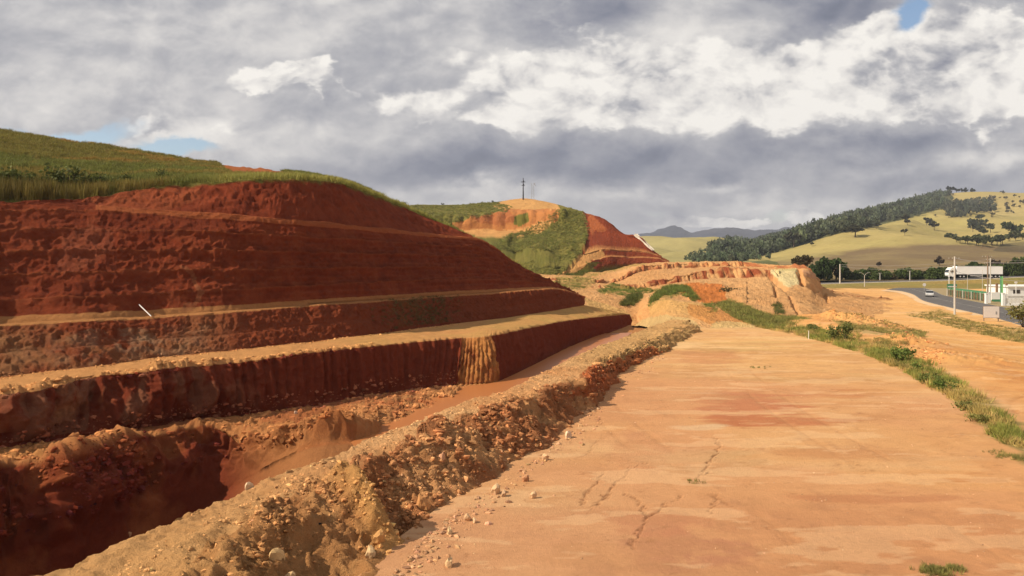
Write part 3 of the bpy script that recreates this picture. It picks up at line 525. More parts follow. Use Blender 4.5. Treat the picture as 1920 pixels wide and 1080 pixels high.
    GR = [[(1000, 545), (1030, 528), (1085, 520), (1120, 525), (1105, 540), (1060, 548)], [(1120, 545), (1150, 532), (1200, 540), (1240, 545), (1190, 556), (1130, 552)], [(1215, 578), (1225, 556), (1250, 540), (1285, 538), (1305, 560), (1275, 556), (1240, 564)],
          [(1340, 572), (1365, 566), (1390, 576), (1440, 596), (1500, 600), (1560, 605), (1560, 640), (1430, 618), (1380, 598)], [(1165, 572), (1178, 560), (1198, 552), (1202, 562), (1185, 573)], [(1040, 520), (1120, 500), (1180, 492), (1230, 492), (1140, 512), (1060, 540)]]
    for k, g in enumerate(GR): C = tint(C, inpoly(jx, jy, g)*np.clip(.55+.9*n2, 0, .85), (.22, .21, .065) if k != 5 else (.34, .27, .09))
    C = C*np.array(SOIL)
    o = mesh_from('earth_terraces', G2, grid_quads(*Br.shape), M['far'], C.reshape(-1, 3)); tag(o, kind='structure')
    return dict(G=G2, px=px, py=py, B=Br, n=nn)
CENTRE = build_centre()

# ------------------------------------------------------------------ second hill behind
def build_hill2():
    kx = [720, 780, 850, 930, 1000, 1050, 1090, 1130, 1170, 1200, 1228, 1255]
    Y0 = np.array([190, 190, 190, 190, 185, 185, 190, 198, 203, 205, 205, 205.])
    H = [line(kx, [560, 560, 560, 560, 555, 550, 535, 503, 497, 496, 496, 497], Y=Y0-6),
         line(kx, [530, 530, 530, 530, 530, 532, 520, 497, 494, 492, 491, 492.5], Y=Y0),
         line(kx, [500, 500, 500, 500, 505, 510, 498, 483, 481, 482, 484, 491.7], Y=Y0+np.array([8, 8, 8, 8, 6, 5, 3, 2.2, 2.2, 2, 1.6, 1])),
         line(kx, [499, 499, 499, 499, 504, 509, 497, 482, 480.5, 481.5, 483.5, 491.5], Y=Y0+np.array([8, 8, 8, 8, 6, 5, 3, 2.2, 2.2, 2, 1.6, 1])+1.2),
         line(kx, [460, 460, 456, 460, 470, 480, 475, 467, 468, 470, 477, 491], Y=Y0+np.array([26, 26, 26, 26, 22, 16, 10, 6, 6, 5.5, 4, 2.6])),
         line([720, 780, 850, 930, 1000, 1050, 1092, 1133, 1170, 1200, 1228, 1255], [459, 459, 455, 459, 469, 479, 474, 466, 467.5, 469.5, 476.5, 490.8], Y=Y0+np.array([26, 26, 26, 26, 22, 16, 10, 6, 6, 5.5, 4, 2.6])+1.4),
         line(kx, [445, 442, 438, 437, 440, 440, 436, 436, 441, 445.5, 475.5, 490.5], Y=[238, 238, 238, 238, 233, 224, 220, 219, 218, 215, 212, 210]),
         line(kx, [436, 434, 432, 431, 436, 437, 432, 431, 440, 445, 475, 490.2], Y=[248, 248, 248, 248, 240, 227, 222, 221, 220, 216, 212.6, 211]),
         line(kx, [410, 408, 405, 402, 398, 400, 402, 411, 438.5, 444.4, 474.6, 490], Y=[253, 253, 253, 253, 248, 240, 234, 228, 223, 217, 213, 211.5]),
         line([720, 780, 850, 930, 985, 1037, 1095, 1130, 1170, 1200, 1228, 1255], [390, 384, 383.5, 378, 372, 381, 398, 409.5, 437.5, 444, 474, 489.6], Y=[288, 288, 288, 288, 288, 275, 242, 232, 225, 218.5, 214, 212]),
         line(kx, None, z=[5, 5, 5, 5, 5, 5, 3, 2, 1, 0, 0, 0], Y=[360, 360, 360, 360, 360, 340, 300, 280, 270, 260, 250, 240])]
    H[0][:, 2] = -3; H[0][:, 1] += 4
    G, B, t = loft(H, [6, 26, 12, 4, 30, 4, 40, 12, 36, 40, 6], [50, 50, 60, 70, 60, 60, 60, 60, 50, 50, 50])
    Br = np.repeat(B[:, None], G.shape[1], 1); Tt = np.repeat(t[None], G.shape[0], 0); nn = normals(G); px0, py0 = bearing(G)
    band = lambda a, b: (Br >= a) & (Br < b)
    env = lambda a, b: np.where(band(a, b), np.sin(np.pi*np.clip((Br-a)/(b-a), 0, 1)), 0)
    s = G[..., 0]; green = inpoly(px0, py0, [(920, 490), (960, 440), (1040, 392), (1095, 396), (1105, 430), (1095, 470), (1050, 525), (990, 540), (920, 540)])
    D = .5*fbm(G, .12, 4, .55, 81)+.2*fbm(G, .5, 4, .55, 82)
    D += green*(.9*ridged(G, .11, 3, 83, (1, 5, 5))+.3*fbm(G, .6, 3, .5, 84))
    D += env(7, 8.2)*(1.0*np.abs(np.sin(s*np.pi/4+1.5*vnoise(s*.12, 0*s, 0*s)))+.8*ridged(G, .15, 3, 85))*(Tt < 5.3)
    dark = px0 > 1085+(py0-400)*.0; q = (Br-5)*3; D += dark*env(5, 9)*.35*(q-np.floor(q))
    D *= np.where(px0 > 1240, .3, 1)*(1-.6*sstep(Br, 8.7, 9))
    G2 = G+nn*D[..., None]; px, py = bearing(G2); n1, n2 = fbm(G2, .06, 4, .6, 86), fbm(G2, .25, 4, .6, 87); jx, jy = px+8*n2, py+5*n2
    C = np.zeros(G.shape); C[:] = (.17, .165, .05); C = tint(C, np.clip(.4+n1, 0, 1)*.5, (.23, .20, .07)); C = tint(C, sstep(n2, 0, .6)*.5, (.11, .125, .03))
    def polyc(poly, col, a, j=1):
        nonlocal C; C = tint(C, inpoly(px+8*n2*j, py+5*n2*j, poly)*a, col)
    polyc([(925, 388), (940, 377), (985, 366), (1040, 376), (1050, 392), (1000, 404), (960, 396)], (.62, .36, .16), .95, .4)
    polyc([(850, 418), (900, 405), (955, 392), (1050, 392), (1045, 415), (1000, 428), (960, 442), (850, 440)], (.50, .21, .085), .9, .7)
    polyc([(880, 404), (960, 396), (965, 412), (935, 424), (900, 418)], (.30, .09, .05), .5)
    polyc([(860, 430), (960, 432), (1040, 412), (1010, 440), (900, 446)], (.62, .36, .16), .8, .6)
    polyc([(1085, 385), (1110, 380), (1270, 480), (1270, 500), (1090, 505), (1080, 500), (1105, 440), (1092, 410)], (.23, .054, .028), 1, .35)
    polyc([(1100, 398), (1112, 402), (1135, 430), (1110, 440)], (.42, .14, .06), .7)
    polyc([(1130, 462), (1095, 472), (1065, 500), (1030, 528), (1050, 535), (1085, 505), (1130, 480)], (.60, .34, .15), .9, .7)
    polyc([(1040, 535), (1075, 510), (1110, 492), (1130, 492), (1100, 512), (1060, 530)], (.13, .14, .035), .8)
    for a, b in ((5.0, .0), (3.0, .0)): C = tint(C, band(a-.15, a+.95 if a == 3 else a+.95)*(px > 1108)*0, (0, 0, 0))
    C = tint(C, (band(1.95, 3.02)|band(3.95, 5.02))*(px > 1120)*.75, (.55, .27, .12))
    C = tint(C, inpoly(px, py, [(965, 405), (990, 398), (992, 415), (975, 425), (963, 420)])*.9, (.13, .15, .035))
    C = C*np.array(SOIL)
    tag(mesh_from('hillside', G2, grid_quads(*Br.shape), M['far'], C.reshape(-1, 3)), kind='structure')
    return dict(G=G2, px=px, py=py, B=Br, n=nn)
HILL2 = build_hill2()

# ------------------------------------------------------------------ pasture hills and mountains with painted blue haze
def build_far():
    kx = [1100, 1200, 1300, 1350, 1400, 1450, 1500, 1560, 1620, 1700, 1770, 1850, 1920, 2050, 2300]
    Fl = [line(kx, [523]*5+[526]*10, Y=262), line(kx, [497, 496, 495, 494, 493, 495, 499, 503, 505, 505, 505, 505, 505, 503, 500], Y=400),
          line(kx, [486, 485, 484, 486, 487, 488, 485, 482, 476, 462, 460, 464, 468, 466, 460], Y=600),
          line(kx, [475, 473, 472, 472, 479, 470, 456, 439, 429, 440, 455, 452, 446, 440, 435], Y=850),
          line(kx, [474, 472, 471, 471, 478, 470, 458, 442, 433, 443, 456, 452, 446, 440, 435], Y=960),
          line(kx, [460, 460, 458, 460, 476, 464, 449, 434, 423, 410, 410, 414, 412, 400, 390], Y=1150),
          line(kx, [450, 448, 447, 456, 468, 450, 438, 424, 410, 384, 366, 360, 361, 356, 350], Y=1500),
          line(kx, None, z=-4, Y=2300)]
    G, B, t = loft(Fl, [16, 90, 60, 10, 26, 50, 10], [30, 50, 50, 50, 50, 50, 50, 50, 60, 50, 60, 50, 60, 40])
    Br = np.repeat(B[:, None], G.shape[1], 1); e = sstep(Br, 1, 3)*(1-.85*sstep(Br, 5.2, 6))*(1-sstep(Br, 6, 7))
    G[..., 2] += e*(9*fbm(G, .006, 3, .5, 91)+12*ridged(G, .0045, 2, 98)+1.6*fbm(G, .02, 4, .5, 92)); px, py = bearing(G); n1, n2 = fbm(G, .01, 4, .6, 93), fbm(G, .04, 4, .6, 94)
    C = np.zeros(G.shape); C[:] = (.37, .30, .115); C = tint(C, np.clip(.4+n1, 0, 1)*.6, (.34, .29, .09)); C = tint(C, np.clip(.2+n2, 0, 1)*.5, (.27, .215, .08)); C = tint(C, sstep(ridged(G, .012, 3, 99), .3, .8)*.35, (.42, .325, .125)); C = tint(C, (px < 1360)*.5, (.30, .27, .11))
    C = tint(C, sstep(px, 1700, 1850)*sstep(-py, -420, -380)*.4, (.40, .30, .12))
    jy = py+3*n1
    CLOUD_SHADE = [(1395, 492), (1480, 490), (1560, 477), (1640, 465), (1760, 456), (1860, 459), (2400, 463), (2400, 540), (1400, 540)]
    cloud_shade = np.mean([inpoly(px+5*n2, jy+d_+2.5*n2, CLOUD_SHADE) for d_ in (-3, -2, -1, 0, 1, 2, 3)], axis=0); C = tint(C, cloud_shade*.92*np.clip(.9+.25*n2, 0, 1), (.17, .118, .066))  # cloud shadow on the lower slope, painted brown into the hill colour
    C = tint(C, inpoly(px, jy, [(1370, 494), (1440, 486), (1470, 496), (1380, 500)])*.8, (.08, .10, .035))
    C = tint(C, inpoly(px, jy, [(1880, 455), (1940, 450), (2100, 460), (2100, 480), (1860, 470)])*.6, (.07, .06, .035))
    C = tint(C, inpoly(px, py, [(1340, 460), (1500, 430), (1620, 405), (1770, 350), (1790, 372), (1760, 393), (1700, 410), (1640, 424), (1560, 441), (1490, 464), (1410, 484), (1350, 480)])*.9, (.06, .07, .03))
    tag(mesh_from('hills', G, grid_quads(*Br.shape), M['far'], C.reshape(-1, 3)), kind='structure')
    kx = [1000, 1150, 1195, 1225, 1250, 1275, 1298, 1318, 1345, 1372, 1400, 1430, 1500, 1700, 2300]
    Y = 4500; Ms = [line(kx, [478]*15, Y=Y-900), line(kx, [456, 456, 452, 446, 442, 443, 446, 440, 436, 438, 440, 440, 440, 445, 445], Y=Y-350), line(kx, [450, 448, 443, 436, 429, 430, 437, 431, 424.5, 424, 427, 431, 432, 435, 440], Y=Y), line(kx, [478]*15, Y=Y+1500)]
    G, B, t = loft(Ms, [20, 26, 6], [40]*14); e = np.sin(np.pi*B/3)[:, None]; G[..., 2] += e*(34*fbm(G, .0032, 5, .6, 95)); n = fbm(G, .004, 4, .6, 96)
    C = np.zeros(G.shape); C[:] = (.032, .038, .060); C = tint(C, np.clip(.2+n, 0, 1)*.4, (.07, .055, .055))  # distance haze painted as blue into the mountain colour
    tag(mesh_from('mountains', G, grid_quads(G.shape[0], G.shape[1]), M['far'], C.reshape(-1, 3)), kind='structure')
    return
build_far()

# ------------------------------------------------------------------ roads and highway
def ribbon(name, left, right, mat, n=80, w=6, dz=0, kind='structure', col=None):
    t = np.linspace(0, len(left)-1, n); a, b = crom(np.array(left, float), t), crom(np.array(right, float), t); s = np.linspace(0, 1, w)[:, None, None]
    G = a[None]*(1-s)+b[None]*s; G[..., 2] += dz; o = mesh_from(name, G, grid_quads(w, n), mat, None if col is None else np.tile(col, (n*w, 1))); tag(o, kind=kind); return o, a, b
RZ = -1.93
lo = [at(a, b, z=RZ) for a, b in ((1660, 543), (1690, 546), (1712, 552), (1732, 564), (1783, 577), (1842, 590), (1905, 607), (1990, 635), (2150, 700))]
up = [at(a, b, z=RZ) for a, b in ((1700, 537.5), (1730, 539.5), (1752, 546), (1768, 553), (1800, 560), (1852, 570), (1917, 583), (2010, 603), (2190, 650))]
lo, up = np.array(lo), np.array(up)
ribbon('road', lo, up, M['asph'])
mid = (lo+up)/2; d = up-lo; d /= np.linalg.norm(d, axis=1, keepdims=True)
ribbon('centre_line', mid-d*.1, mid+d*.1, M['mark'], dz=.02, w=2)
for nm, e_ in (('edge_line', lo+d*.6), ('edge_line', up-d*.6)): ribbon(nm, e_-d*.08, e_+d*.08, M['mark'], dz=.02, w=2)
vl = up+d*0; vr = up+d*[60, 60, 0]; vr[:, 2] = RZ-.05; vl[:, 2] = RZ-.05
ribbon('roadside_verge', vl, vr, M['dirt'], dz=0, w=30, col=(.30, .235, .13))
sl0 = lo-d*6; sl0[:, 2] = RZ-.12; sl1 = lo+d*.1; sl1[:, 2] = RZ-.02
ribbon('road_shoulder', sl0, sl1, M['dirt'], w=6, col=(.60, .42, .25))
HWX = [1440, 1540, 1660, 1780, 1850, 1920, 2100, 2400]; HWZ = [-1.5, -1.35, -.75, -.2, .35, .9, 1.6, 2]
hn = line(HWX, z=HWZ, Y=248); hf = line(HWX, z=HWZ, Y=259); hf[:, 0] = hn[:, 0]
ribbon('highway', hn, hf, M['asph']); ribbon('highway_edge', hn+[0, -.5, .02], hn+[0, 1.4, .02], M['dirt'], w=2, col=(.60, .50, .36))
bt = hn+[0, -22, 0]; bt[:, 2] = -2.45
tt_ = ribbon('embankment', bt, hn+[0, -.4, 0], M['far'], w=20, n=300)[0]
me = tt_.data; vv = np.zeros(len(me.vertices)*3, np.float32); me.vertices.foreach_get('co', vv); vv = vv.reshape(-1, 3); n_ = fbm(vv, .12, 4, .6, 97, (3, 1, 1))
C_ = tint(np.tile((.23, .20, .06), (len(vv), 1)), np.clip(.5+n_, 0, 1)*.8, (.33, .22, .07)); a_ = me.attributes.new('Col', 'FLOAT_COLOR', 'POINT'); c4 = np.ones((len(vv), 4), np.float32); c4[:, :3] = C_; a_.data.foreach_set('color', c4.ravel())

# ------------------------------------------------------------------ scattering helpers
def ico(sub=1):
    import bmesh
    bm = bmesh.new(); bmesh.ops.create_icosphere(bm, subdivisions=sub, radius=1); V = np.array([v.co[:] for v in bm.verts]); Fc = np.array([[v.index for v in f.verts] for f in bm.faces]); bm.free(); return V, Fc
def rock_proto(sub, seed, rough=.35):
    V, Fc = ico(sub); n = fbm(V, 1.1, 3, .6, 200+seed); V = V*(1+rough*n)[:, None]
    r = np.random.default_rng(seed)
    for _ in range(7):                        # knock flat facets off
        d = r.normal(size=3); d /= np.linalg.norm(d); h = V@d; lim = r.uniform(.55, .85); V = V-np.maximum(h-lim, 0)[:, None]*d
    V *= np.array([1, r.uniform(.6, .9), r.uniform(.5, .75)]); return V, Fc
def merge(protos, pos, scale, rot, col, tilt=None):
    """Put protos at pos; col per copy. Returns V, F, C."""
    Vs, Fs, Cs = [], [], []; off = 0; pick = rng.integers(0, len(protos), len(pos))
    for k, (V, Fc) in enumerate(protos):
        m = np.where(pick == k)[0]
        if not len(m): continue
        c, s = np.cos(rot[m]), np.sin(rot[m]); sc = scale[m]; sc = sc[:, None, None] if sc.ndim == 1 else sc[:, None, :]
        P = V[None]*sc; X = P[..., 0]*c[:, None]-P[..., 1]*s[:, None]; Y = P[..., 0]*s[:, None]+P[..., 1]*c[:, None]
        W = np.stack([X, Y, P[..., 2]], -1)+pos[m][:, None, :]
        Vs.append(W.reshape(-1, 3)); Fs.append((Fc[None]+(np.arange(len(m))*len(V))[:, None, None]+off).reshape(-1, Fc.shape[1])); Cs.append(np.repeat(col[m], len(V), 0)); off += len(m)*len(V)
    return np.concatenate(Vs), np.concatenate(Fs), np.concatenate(Cs)
def vary(base, n, amt=.25): return np.array(base)[None]*(1+amt*rng.normal(size=(n, 1)))*(1+.04*rng.normal(size=(n, 3)))
def pick_on(S, mask, n, weight=None):
    """Random points on a surveyed sheet, even per ground area."""
    G = S['G']; a = np.linalg.norm(np.cross(np.gradient(G, axis=0), np.gradient(G, axis=1)), axis=2); w = a*mask if weight is None else a*mask*weight
    w = w.ravel()/w.sum(); i = rng.choice(w.size, n, p=w); r, c = np.unravel_index(i, mask.shape)
    r2, c2 = np.clip(r+1, 0, mask.shape[0]-1), np.clip(c+1, 0, mask.shape[1]-1); u, v = rng.random((2, n, 1))
    return G[r, c]*(1-u)*(1-v)+G[r2, c]*u*(1-v)+G[r, c2]*(1-u)*v+G[r2, c2]*u*v, (r, c)

# ------------------------------------------------------------------ rubble
CLODS = [rock_proto(1, k, .75) for k in range(10)]; BIGR = [rock_proto(2, 30+k, .7) for k in range(5)]
def rubble():
    S = LEFT; B, T = S['B'], S['T']; Br = np.repeat(B[:, None], T.shape[0], 1) if B.ndim == 1 else B
    Tt = np.repeat(S['T'][None], Br.shape[0], 0) if S['T'].ndim == 1 else S['T']
    near = S['G'][..., 1] < 95
    n1 = fbm(S['G'], .5, 3, .6, 301)
    parts = []
    def sc(mask, n, smin, smax, p, col, amt=.25, w=None, sink=.25):
        P, (r, c) = pick_on(S, mask.astype(float), n, w); s = np.clip(P[:, 1]/34, .45, 1)*1.25*smin*(smax/smin)**(rng.random(n)**p); P[:, 2] += s*(.05-sink*.6)
        cc = vary(col, n, amt) if col is not None else S['C'][r, c]*(1+amt*rng.normal(size=(n, 1)))*1.0
        parts.append(merge(CLODS, P, s, rng.random(n)*6.3, np.clip(cc, 0, 1)))
    face = (Br > .05) & (Br < 1.1) & near; cl = sstep(n1, -.5, .5)
    sc(face & (Tt < 11), 9000, .02, .20, 3.0, None, .25, cl+.15); sc(face, 1500, .02, .12, 2.6, (.48, .27, .13), .15, cl)
    sc((Br > .1) & (Br < 1.6) & (Tt < 6.2), 7000, .02, .16, 3.2, None, .3, cl+.1)
    sc((Br > 1) & (Br < 2.1) & near, 3500, .015, .10, 3, None, .12, cl+.2)
    sc((Br > 1) & (Br < 2.1) & (Tt > 6.2) & (Tt < 9.5), 2000, .02, .11, 2.6, None, .2)
    sc((Br > 4.5) & (Br < 6.05) & (Tt < 8.4), 9000, .03, .22, 2.6, None, .2, cl+.1)
    sc((Br > 5.8) & (Br < 6.3) & (Tt < 8), 1200, .04, .2, 2.5, (.30, .10, .05), .2)
    sc((Br > 7.85) & (Br < 8.15) & (Tt < 8), 2000, .02, .13, 2.4, None, .2)
    sc((Br > 6.9) & (Br < 7.15) & (Tt < 7), 1200, .04, .2, 2.4, None, .2)
    # crumbs that rolled onto the plateau
    L0 = S['L0']; t = rng.uniform(3.2, 10.5, 1500); b = crom(L0, t); d = np.abs(rng.normal(size=1500))*.55; b[:, 0] += d*.88; b[:, 1] -= d*.45
    b[:, 2] = plateau_z(b[:, 0], b[:, 1]); s = .02*(.15/.02)**(rng.random(1500)**3.2); parts.append(merge(CLODS, b, s, rng.random(1500)*6.3, vary((.46, .26, .14), 1500)))
    Q = np.concatenate([np.array([at(a+rng.normal()*w, c+rng.normal()*w*.3, z=-.8) for _ in range(m)]) for a, c, w, m in ((1735, 690, 26, 420), (1700, 655, 26, 260), (1640, 612, 36, 380), (1560, 606, 26, 260))]); Q[:, 2] = plateau_z(Q[:, 0], Q[:, 1]); k = Q[:, 0] > edge_x(Q[:, 1])+1.5; Q = Q[k]; parts.append(merge(CLODS, Q, .04+.20*rng.random(len(Q))**3, rng.random(len(Q))*6.3, vary((.52, .25, .10), len(Q))))
    off = 0; V, Fc, C = [], [], []
    for v, f, c in parts: V.append(v); Fc.append(f+off); C.append(c); off += len(v)
    o = mesh_from('rubble', np.concatenate(V), np.concatenate(Fc), M['rock'], np.clip(np.concatenate(C), .02, .8), smooth=False)
    tag(o, 'loose red and tan clods strewn over the berm and the trench edges', 'rubble', kind='stuff')
rubble()
def pebbles():
    n = 2600; x = rng.uniform(-2, 24, n); y = 10+60*rng.random(n)**1.6; e = edge_x(y); k = x < e; x, y = x[k], y[k]; n = len(x); P = np.stack([x, y, plateau_z(x, y)], 1); L0 = LEFT['L0']; k = x > np.interp(y, L0[:, 1], L0[:, 0])+.2; P = P[k]; n = len(P)
    s = .012*(.055/.012)**(rng.random(n)**3); V, Fc, C = merge(CLODS, P, s, rng.random(n)*6.3, np.clip(vary((.50, .30, .17), n, .25), .05, .7))
    tag(mesh_from('pebbles', V, Fc, M['rock'], C, smooth=False), 'tiny pebbles and crumbs dusted over the tan platform', 'pebbles', kind='stuff')
pebbles()
def boulder(px, py, z, w, label, col, seed, sq=.8):
    P = np.array(at(px, py, z=z))
    if px < 1095 and z > .02 or z < 0 or px < 835:
        d2 = (LEFT['px']-px)**2+(LEFT['py']-py)**2+LEFT['G'][..., 1]*.4+1e5*(LEFT['B'] < .15); P = LEFT['G'].reshape(-1, 3)[int(np.argmin(d2))]+np.array([0, 0, -.08*w])
    V, Fc = BIGR[seed % 5]; a = seed*1.7; V = V.copy(); col = tuple(np.array(col)*[.90, .84, .78]); V[:, 2] *= 1+sq
    V = np.stack([V[:, 0]*math.cos(a)-V[:, 1]*math.sin(a), V[:, 0]*math.sin(a)+V[:, 1]*math.cos(a), V[:, 2]], 1)*w/2; V[:, 2] += w*.22
    o = mesh_from('rock', V, Fc, M['rock'], np.tile(col, (len(V), 1)), smooth=False); o.location = P; tag(o, label, 'rock', 'rocks lying on the clay')
for q in [(842, 1062, 0, .36, 'pale block lying alone on the tan ground at the bottom edge', (.66, .48, .28)), (843, 1000, 0, .22, 'small upright pale stone below the end of the clay tongue', (.70, .52, .30)),
          (876, 975, 0, .28, 'flat pale stone beside a smaller one right of the clay tongue', (.66, .46, .28)), (890, 979, 0, .18, 'smaller of the two pale stones right of the clay tongue', (.68, .48, .30)),
          (1000, 933, 0, .27, 'lone rounded pale stone standing out on the open tan ground', (.66, .46, .28)), (930, 925, 0, .42, 'broad pale rock at the foot of the rubble bank, left of the lone stone', (.66, .46, .28)),
          (945, 930, 0, .26, 'small pale rock touching the broad rock at the bank foot', (.62, .42, .26)), (1065, 820, 0, .42, 'whitish flat rock at the bank foot where the berm narrows', (.74, .58, .42)),
          (1022, 862, 0, .36, 'pale rock halfway up the bank foot with a long shadow', (.64, .44, .27)), (985, 902, 0, .28, 'reddish clod just off the rubble bank', (.50, .27, .15)),
          (833, 975, .15, .5, 'orange boulder wedged at the end of the clay tongue', (.56, .30, .13)), (540, 1030, 1.0, .42, 'upright cream boulder on the berm near the bottom edge', (.66, .47, .24)),
          (560, 1058, .8, .28, 'cream lump just below the upright boulder on the berm', (.62, .44, .24)), (714, 1040, .3, .36, 'cream rock half sunk in dark rubble at the bottom edge', (.64, .46, .26)),
          (760, 1045, .05, .42, 'orange clay block casting a shadow at the tongue foot', (.56, .32, .13)), (470, 912, 1.0, .34, 'pale flat rock on the brink of the deep trench', (.72, .56, .38)),
          (240, 1004, .95, .22, 'small brown clod on the trench brink at the lower left', (.5, .3, .16)), (838, 869, .8, .40, 'square reddish block sitting in the middle of the rubble bank', (.62, .36, .22)),
          (555, 780, -1.15, .26, 'white stone at the foot of the tall dark wall', (.60, .48, .38))]:
    boulder(q[0], q[1], q[2], q[3], q[4], q[5], int(q[0]))

# ------------------------------------------------------------------ grass and leafy clumps
def tuft(nb, h, spread, w, seed, lean=.5):
    r = np.random.default_rng(seed); V, Fc = [], []
    for i in range(nb):
        a = r.random()*6.28; d = spread*r.random()**.6; x, y = d*math.cos(a), d*math.sin(a); hh = h*r.uniform(.55, 1); l = lean*hh*r.uniform(.2, 1); b = r.random()*6.28; t = r.random()*6.28
        n = len(V); V += [(x-w*math.cos(t), y-w*math.sin(t), 0), (x+w*math.cos(t), y+w*math.sin(t), 0), (x+l*.4*math.cos(b), y+l*.4*math.sin(b), hh*.6), (x+l*math.cos(b), y+l*math.sin(b), hh)]
        Fc += [(n, n+1, n+2), (n+2, n+1, n+3)]
    return np.array(V), np.array(Fc)
TUFTS = [tuft(16, 1, .5, .035, 500+k) for k in range(6)]
def leafy(seed, n=60, leaf=.22):
    r = np.random.default_rng(seed); V, Fc = [], []
    for i in range(n):
        d = r.normal(size=3); d /= np.linalg.norm(d); p = d*r.random()**.4*np.array([.55, .55, .5])+np.array([0, 0, .5]); u = r.normal(size=3); u /= np.linalg.norm(u); v = np.cross(u, r.normal(size=3)); v /= np.linalg.norm(v)
        k = len(V); V += [tuple(p-u*leaf*.5), tuple(p+v*leaf*.35), tuple(p+u*leaf*.5), tuple(p-v*leaf*.35)]; Fc += [(k, k+1, k+2), (k, k+2, k+3)]
    return np.array(V), np.array(Fc)
LEAFY = [leafy(600+k) for k in range(6)]
def grass_obj(name, label, P, h, wd, col, protos=TUFTS, amt=.22):
    s = np.stack([wd, wd, h], 1); V, Fc, C = merge(protos, P, s, rng.random(len(P))*6.3, np.clip(col, .008, .8)); o = mesh_from(name, V, Fc, M['leaf'], C, smooth=False); tag(o, label, 'grass', kind='stuff'); return o
def strip_points(keys, n, wfun):      # bearings along the strip's west edge
    pts = np.array([at(a, b, z=0) for a, b in keys]); seg = np.linalg.norm(np.diff(pts, axis=0), axis=1); cu = np.concatenate([[0], np.cumsum(seg)]); s = rng.random(n)*cu[-1]
    x, y = np.interp(s, cu, pts[:, 0]), np.interp(s, cu, pts[:, 1]); q = s/cu[-1]; w = wfun(q); d = np.clip(rng.normal(.5, .28, n), 0, 1.15)*w; x = x+d*.97; y = y+d*.22+rng.normal(size=n)*.3
    return np.stack([x, y, plateau_z(x, y)-.02], 1), d/w
def greens():
    K = [(1890, 838), (1850, 800), (1800, 760), (1740, 722), (1690, 694), (1620, 664), (1550, 642), (1480, 626), (1425, 614)]
    P, q = strip_points(K, 4600, lambda s: np.interp(s, [0, .1, .3, .55, .8, 1], [.9, 1.5, 2.2, 3.4, 5, 6.5])); n1 = fbm(P, .45, 3, .6, 401); keep = (n1 > -.30+.2*rng.normal(size=len(P))); P, n1 = P[keep], n1[keep]
    n = len(P); h = np.clip(.26+.30*n1+.14*rng.normal(size=n), .08, 1.0); c = vary((.42, .35, .11), n, .25); c = c*np.where(n1[:, None] > .2, [[.66, .80, .62]], [[1.1, 1.0, 1.1]])
    grass_obj('grass', 'long strip of rough green grass along the edge of the tan platform', P, h, .28+.25*rng.random(n), c)
    # plateau weeds
    a = []
    for (px, py, r_, m) in ((1755, 1072, .35, 90), (1790, 1068, .2, 30), (1420, 690, .8, 14), (1890, 855, .6, 40), (1920, 862, .5, 30), (1300, 905, .3, 8)):
        c0 = np.array(at(px, py, z=0)); q = np.repeat(c0[None], m, 0); q[:, :2] += rng.normal(size=(m, 2))*r_*.5; a.append(q)
    P = np.concatenate(a); P[:, 2] = plateau_z(P[:, 0], P[:, 1]); n = len(P); grass_obj('weeds', 'sparse low weeds on the bare tan ground at the lower right', P, .10+.08*rng.random(n), .12+.08*rng.random(n), vary((.24, .22, .07), n))
    # verges near the road
    a = []
    for (poly, m) in (([(1560, 600), (1740, 622), (1732, 634), (1590, 622)], 420), ([(1700, 590), (1760, 582), (1830, 604), (1935, 622), (1990, 645), (1900, 640), (1800, 618)], 950), ([(1640, 640), (1700, 650), (1720, 700), (1660, 680)], 300)):
        xs = rng.uniform(min(p[0] for p in poly), max(p[0] for p in poly), m*3); ys = rng.uniform(min(p[1] for p in poly), max(p[1] for p in poly), m*3); k = inpoly(xs, ys, poly); xs, ys = xs[k], ys[k]
        Q = np.array([at(x, y, z=-1.2 if y > 0 else 0) for x, y in zip(xs, ys)]); Q[:, 2] = plateau_z(Q[:, 0], Q[:, 1]); Q = np.array([at(x, y, z=z) for x, y, z in zip(xs, ys, Q[:, 2])]); Q[:, 2] = plateau_z(Q[:, 0], Q[:, 1]); a.append(Q)
    P = np.concatenate(a); n = len(P); grass_obj('verge_grass', 'patchy olive grass on the orange earth beside the road', P, .16+.22*rng.random(n), .35+.3*rng.random(n), vary((.27, .23, .075), n))
    # grass on the brow of the left hill
    S = LEFT; Br = S['B'] if S['B'].ndim == 2 else np.repeat(S['B'][:, None], len(S['T']), 1)
    bare = inpoly(S['px'], S['py'], [(404, 298), (418, 318), (430, 326), (470, 328), (545, 330), (520, 316), (430, 296)])
    m = (Br > 13.93) & (Br < 15.05) & ~bare; P, (r, c) = pick_on(S, m.astype(float), 26000); n = len(P); n1 = fbm(P, .18, 3, .6, 402); up = (S['B'] if S['B'].ndim == 1 else S['B'][:, 0])[r]
    edge = np.exp(-((up-13.98)/.10)**2); px = S['px'][r, c]; tall = np.clip((380-px)/300, 0, 1)*np.exp(-((up-14.02)/.20)**2)
    h = .28+.2*rng.random(n)+.25*edge+tall*(.5+.5*rng.random(n)); col = vary((.19, .195, .05), n, .22); col = np.where((n1 > .15)[:, None], col*[[1.45, 1.1, 1.1]], col); col = col*(1-.45*tall[:, None]); k = edge*sstep(px, 330, 450); col = col*(1-k[:, None])+np.array((.34, .33, .09))*k[:, None]
    col = np.where((up > 14.5)[:, None] & (px < 420)[:, None], col*[[1.2, 1.0, 1.0]], col)
    grass_obj('hill_grass', 'rough olive grass covering the brow of the left hill', P, h, .35+.3*rng.random(n), col)
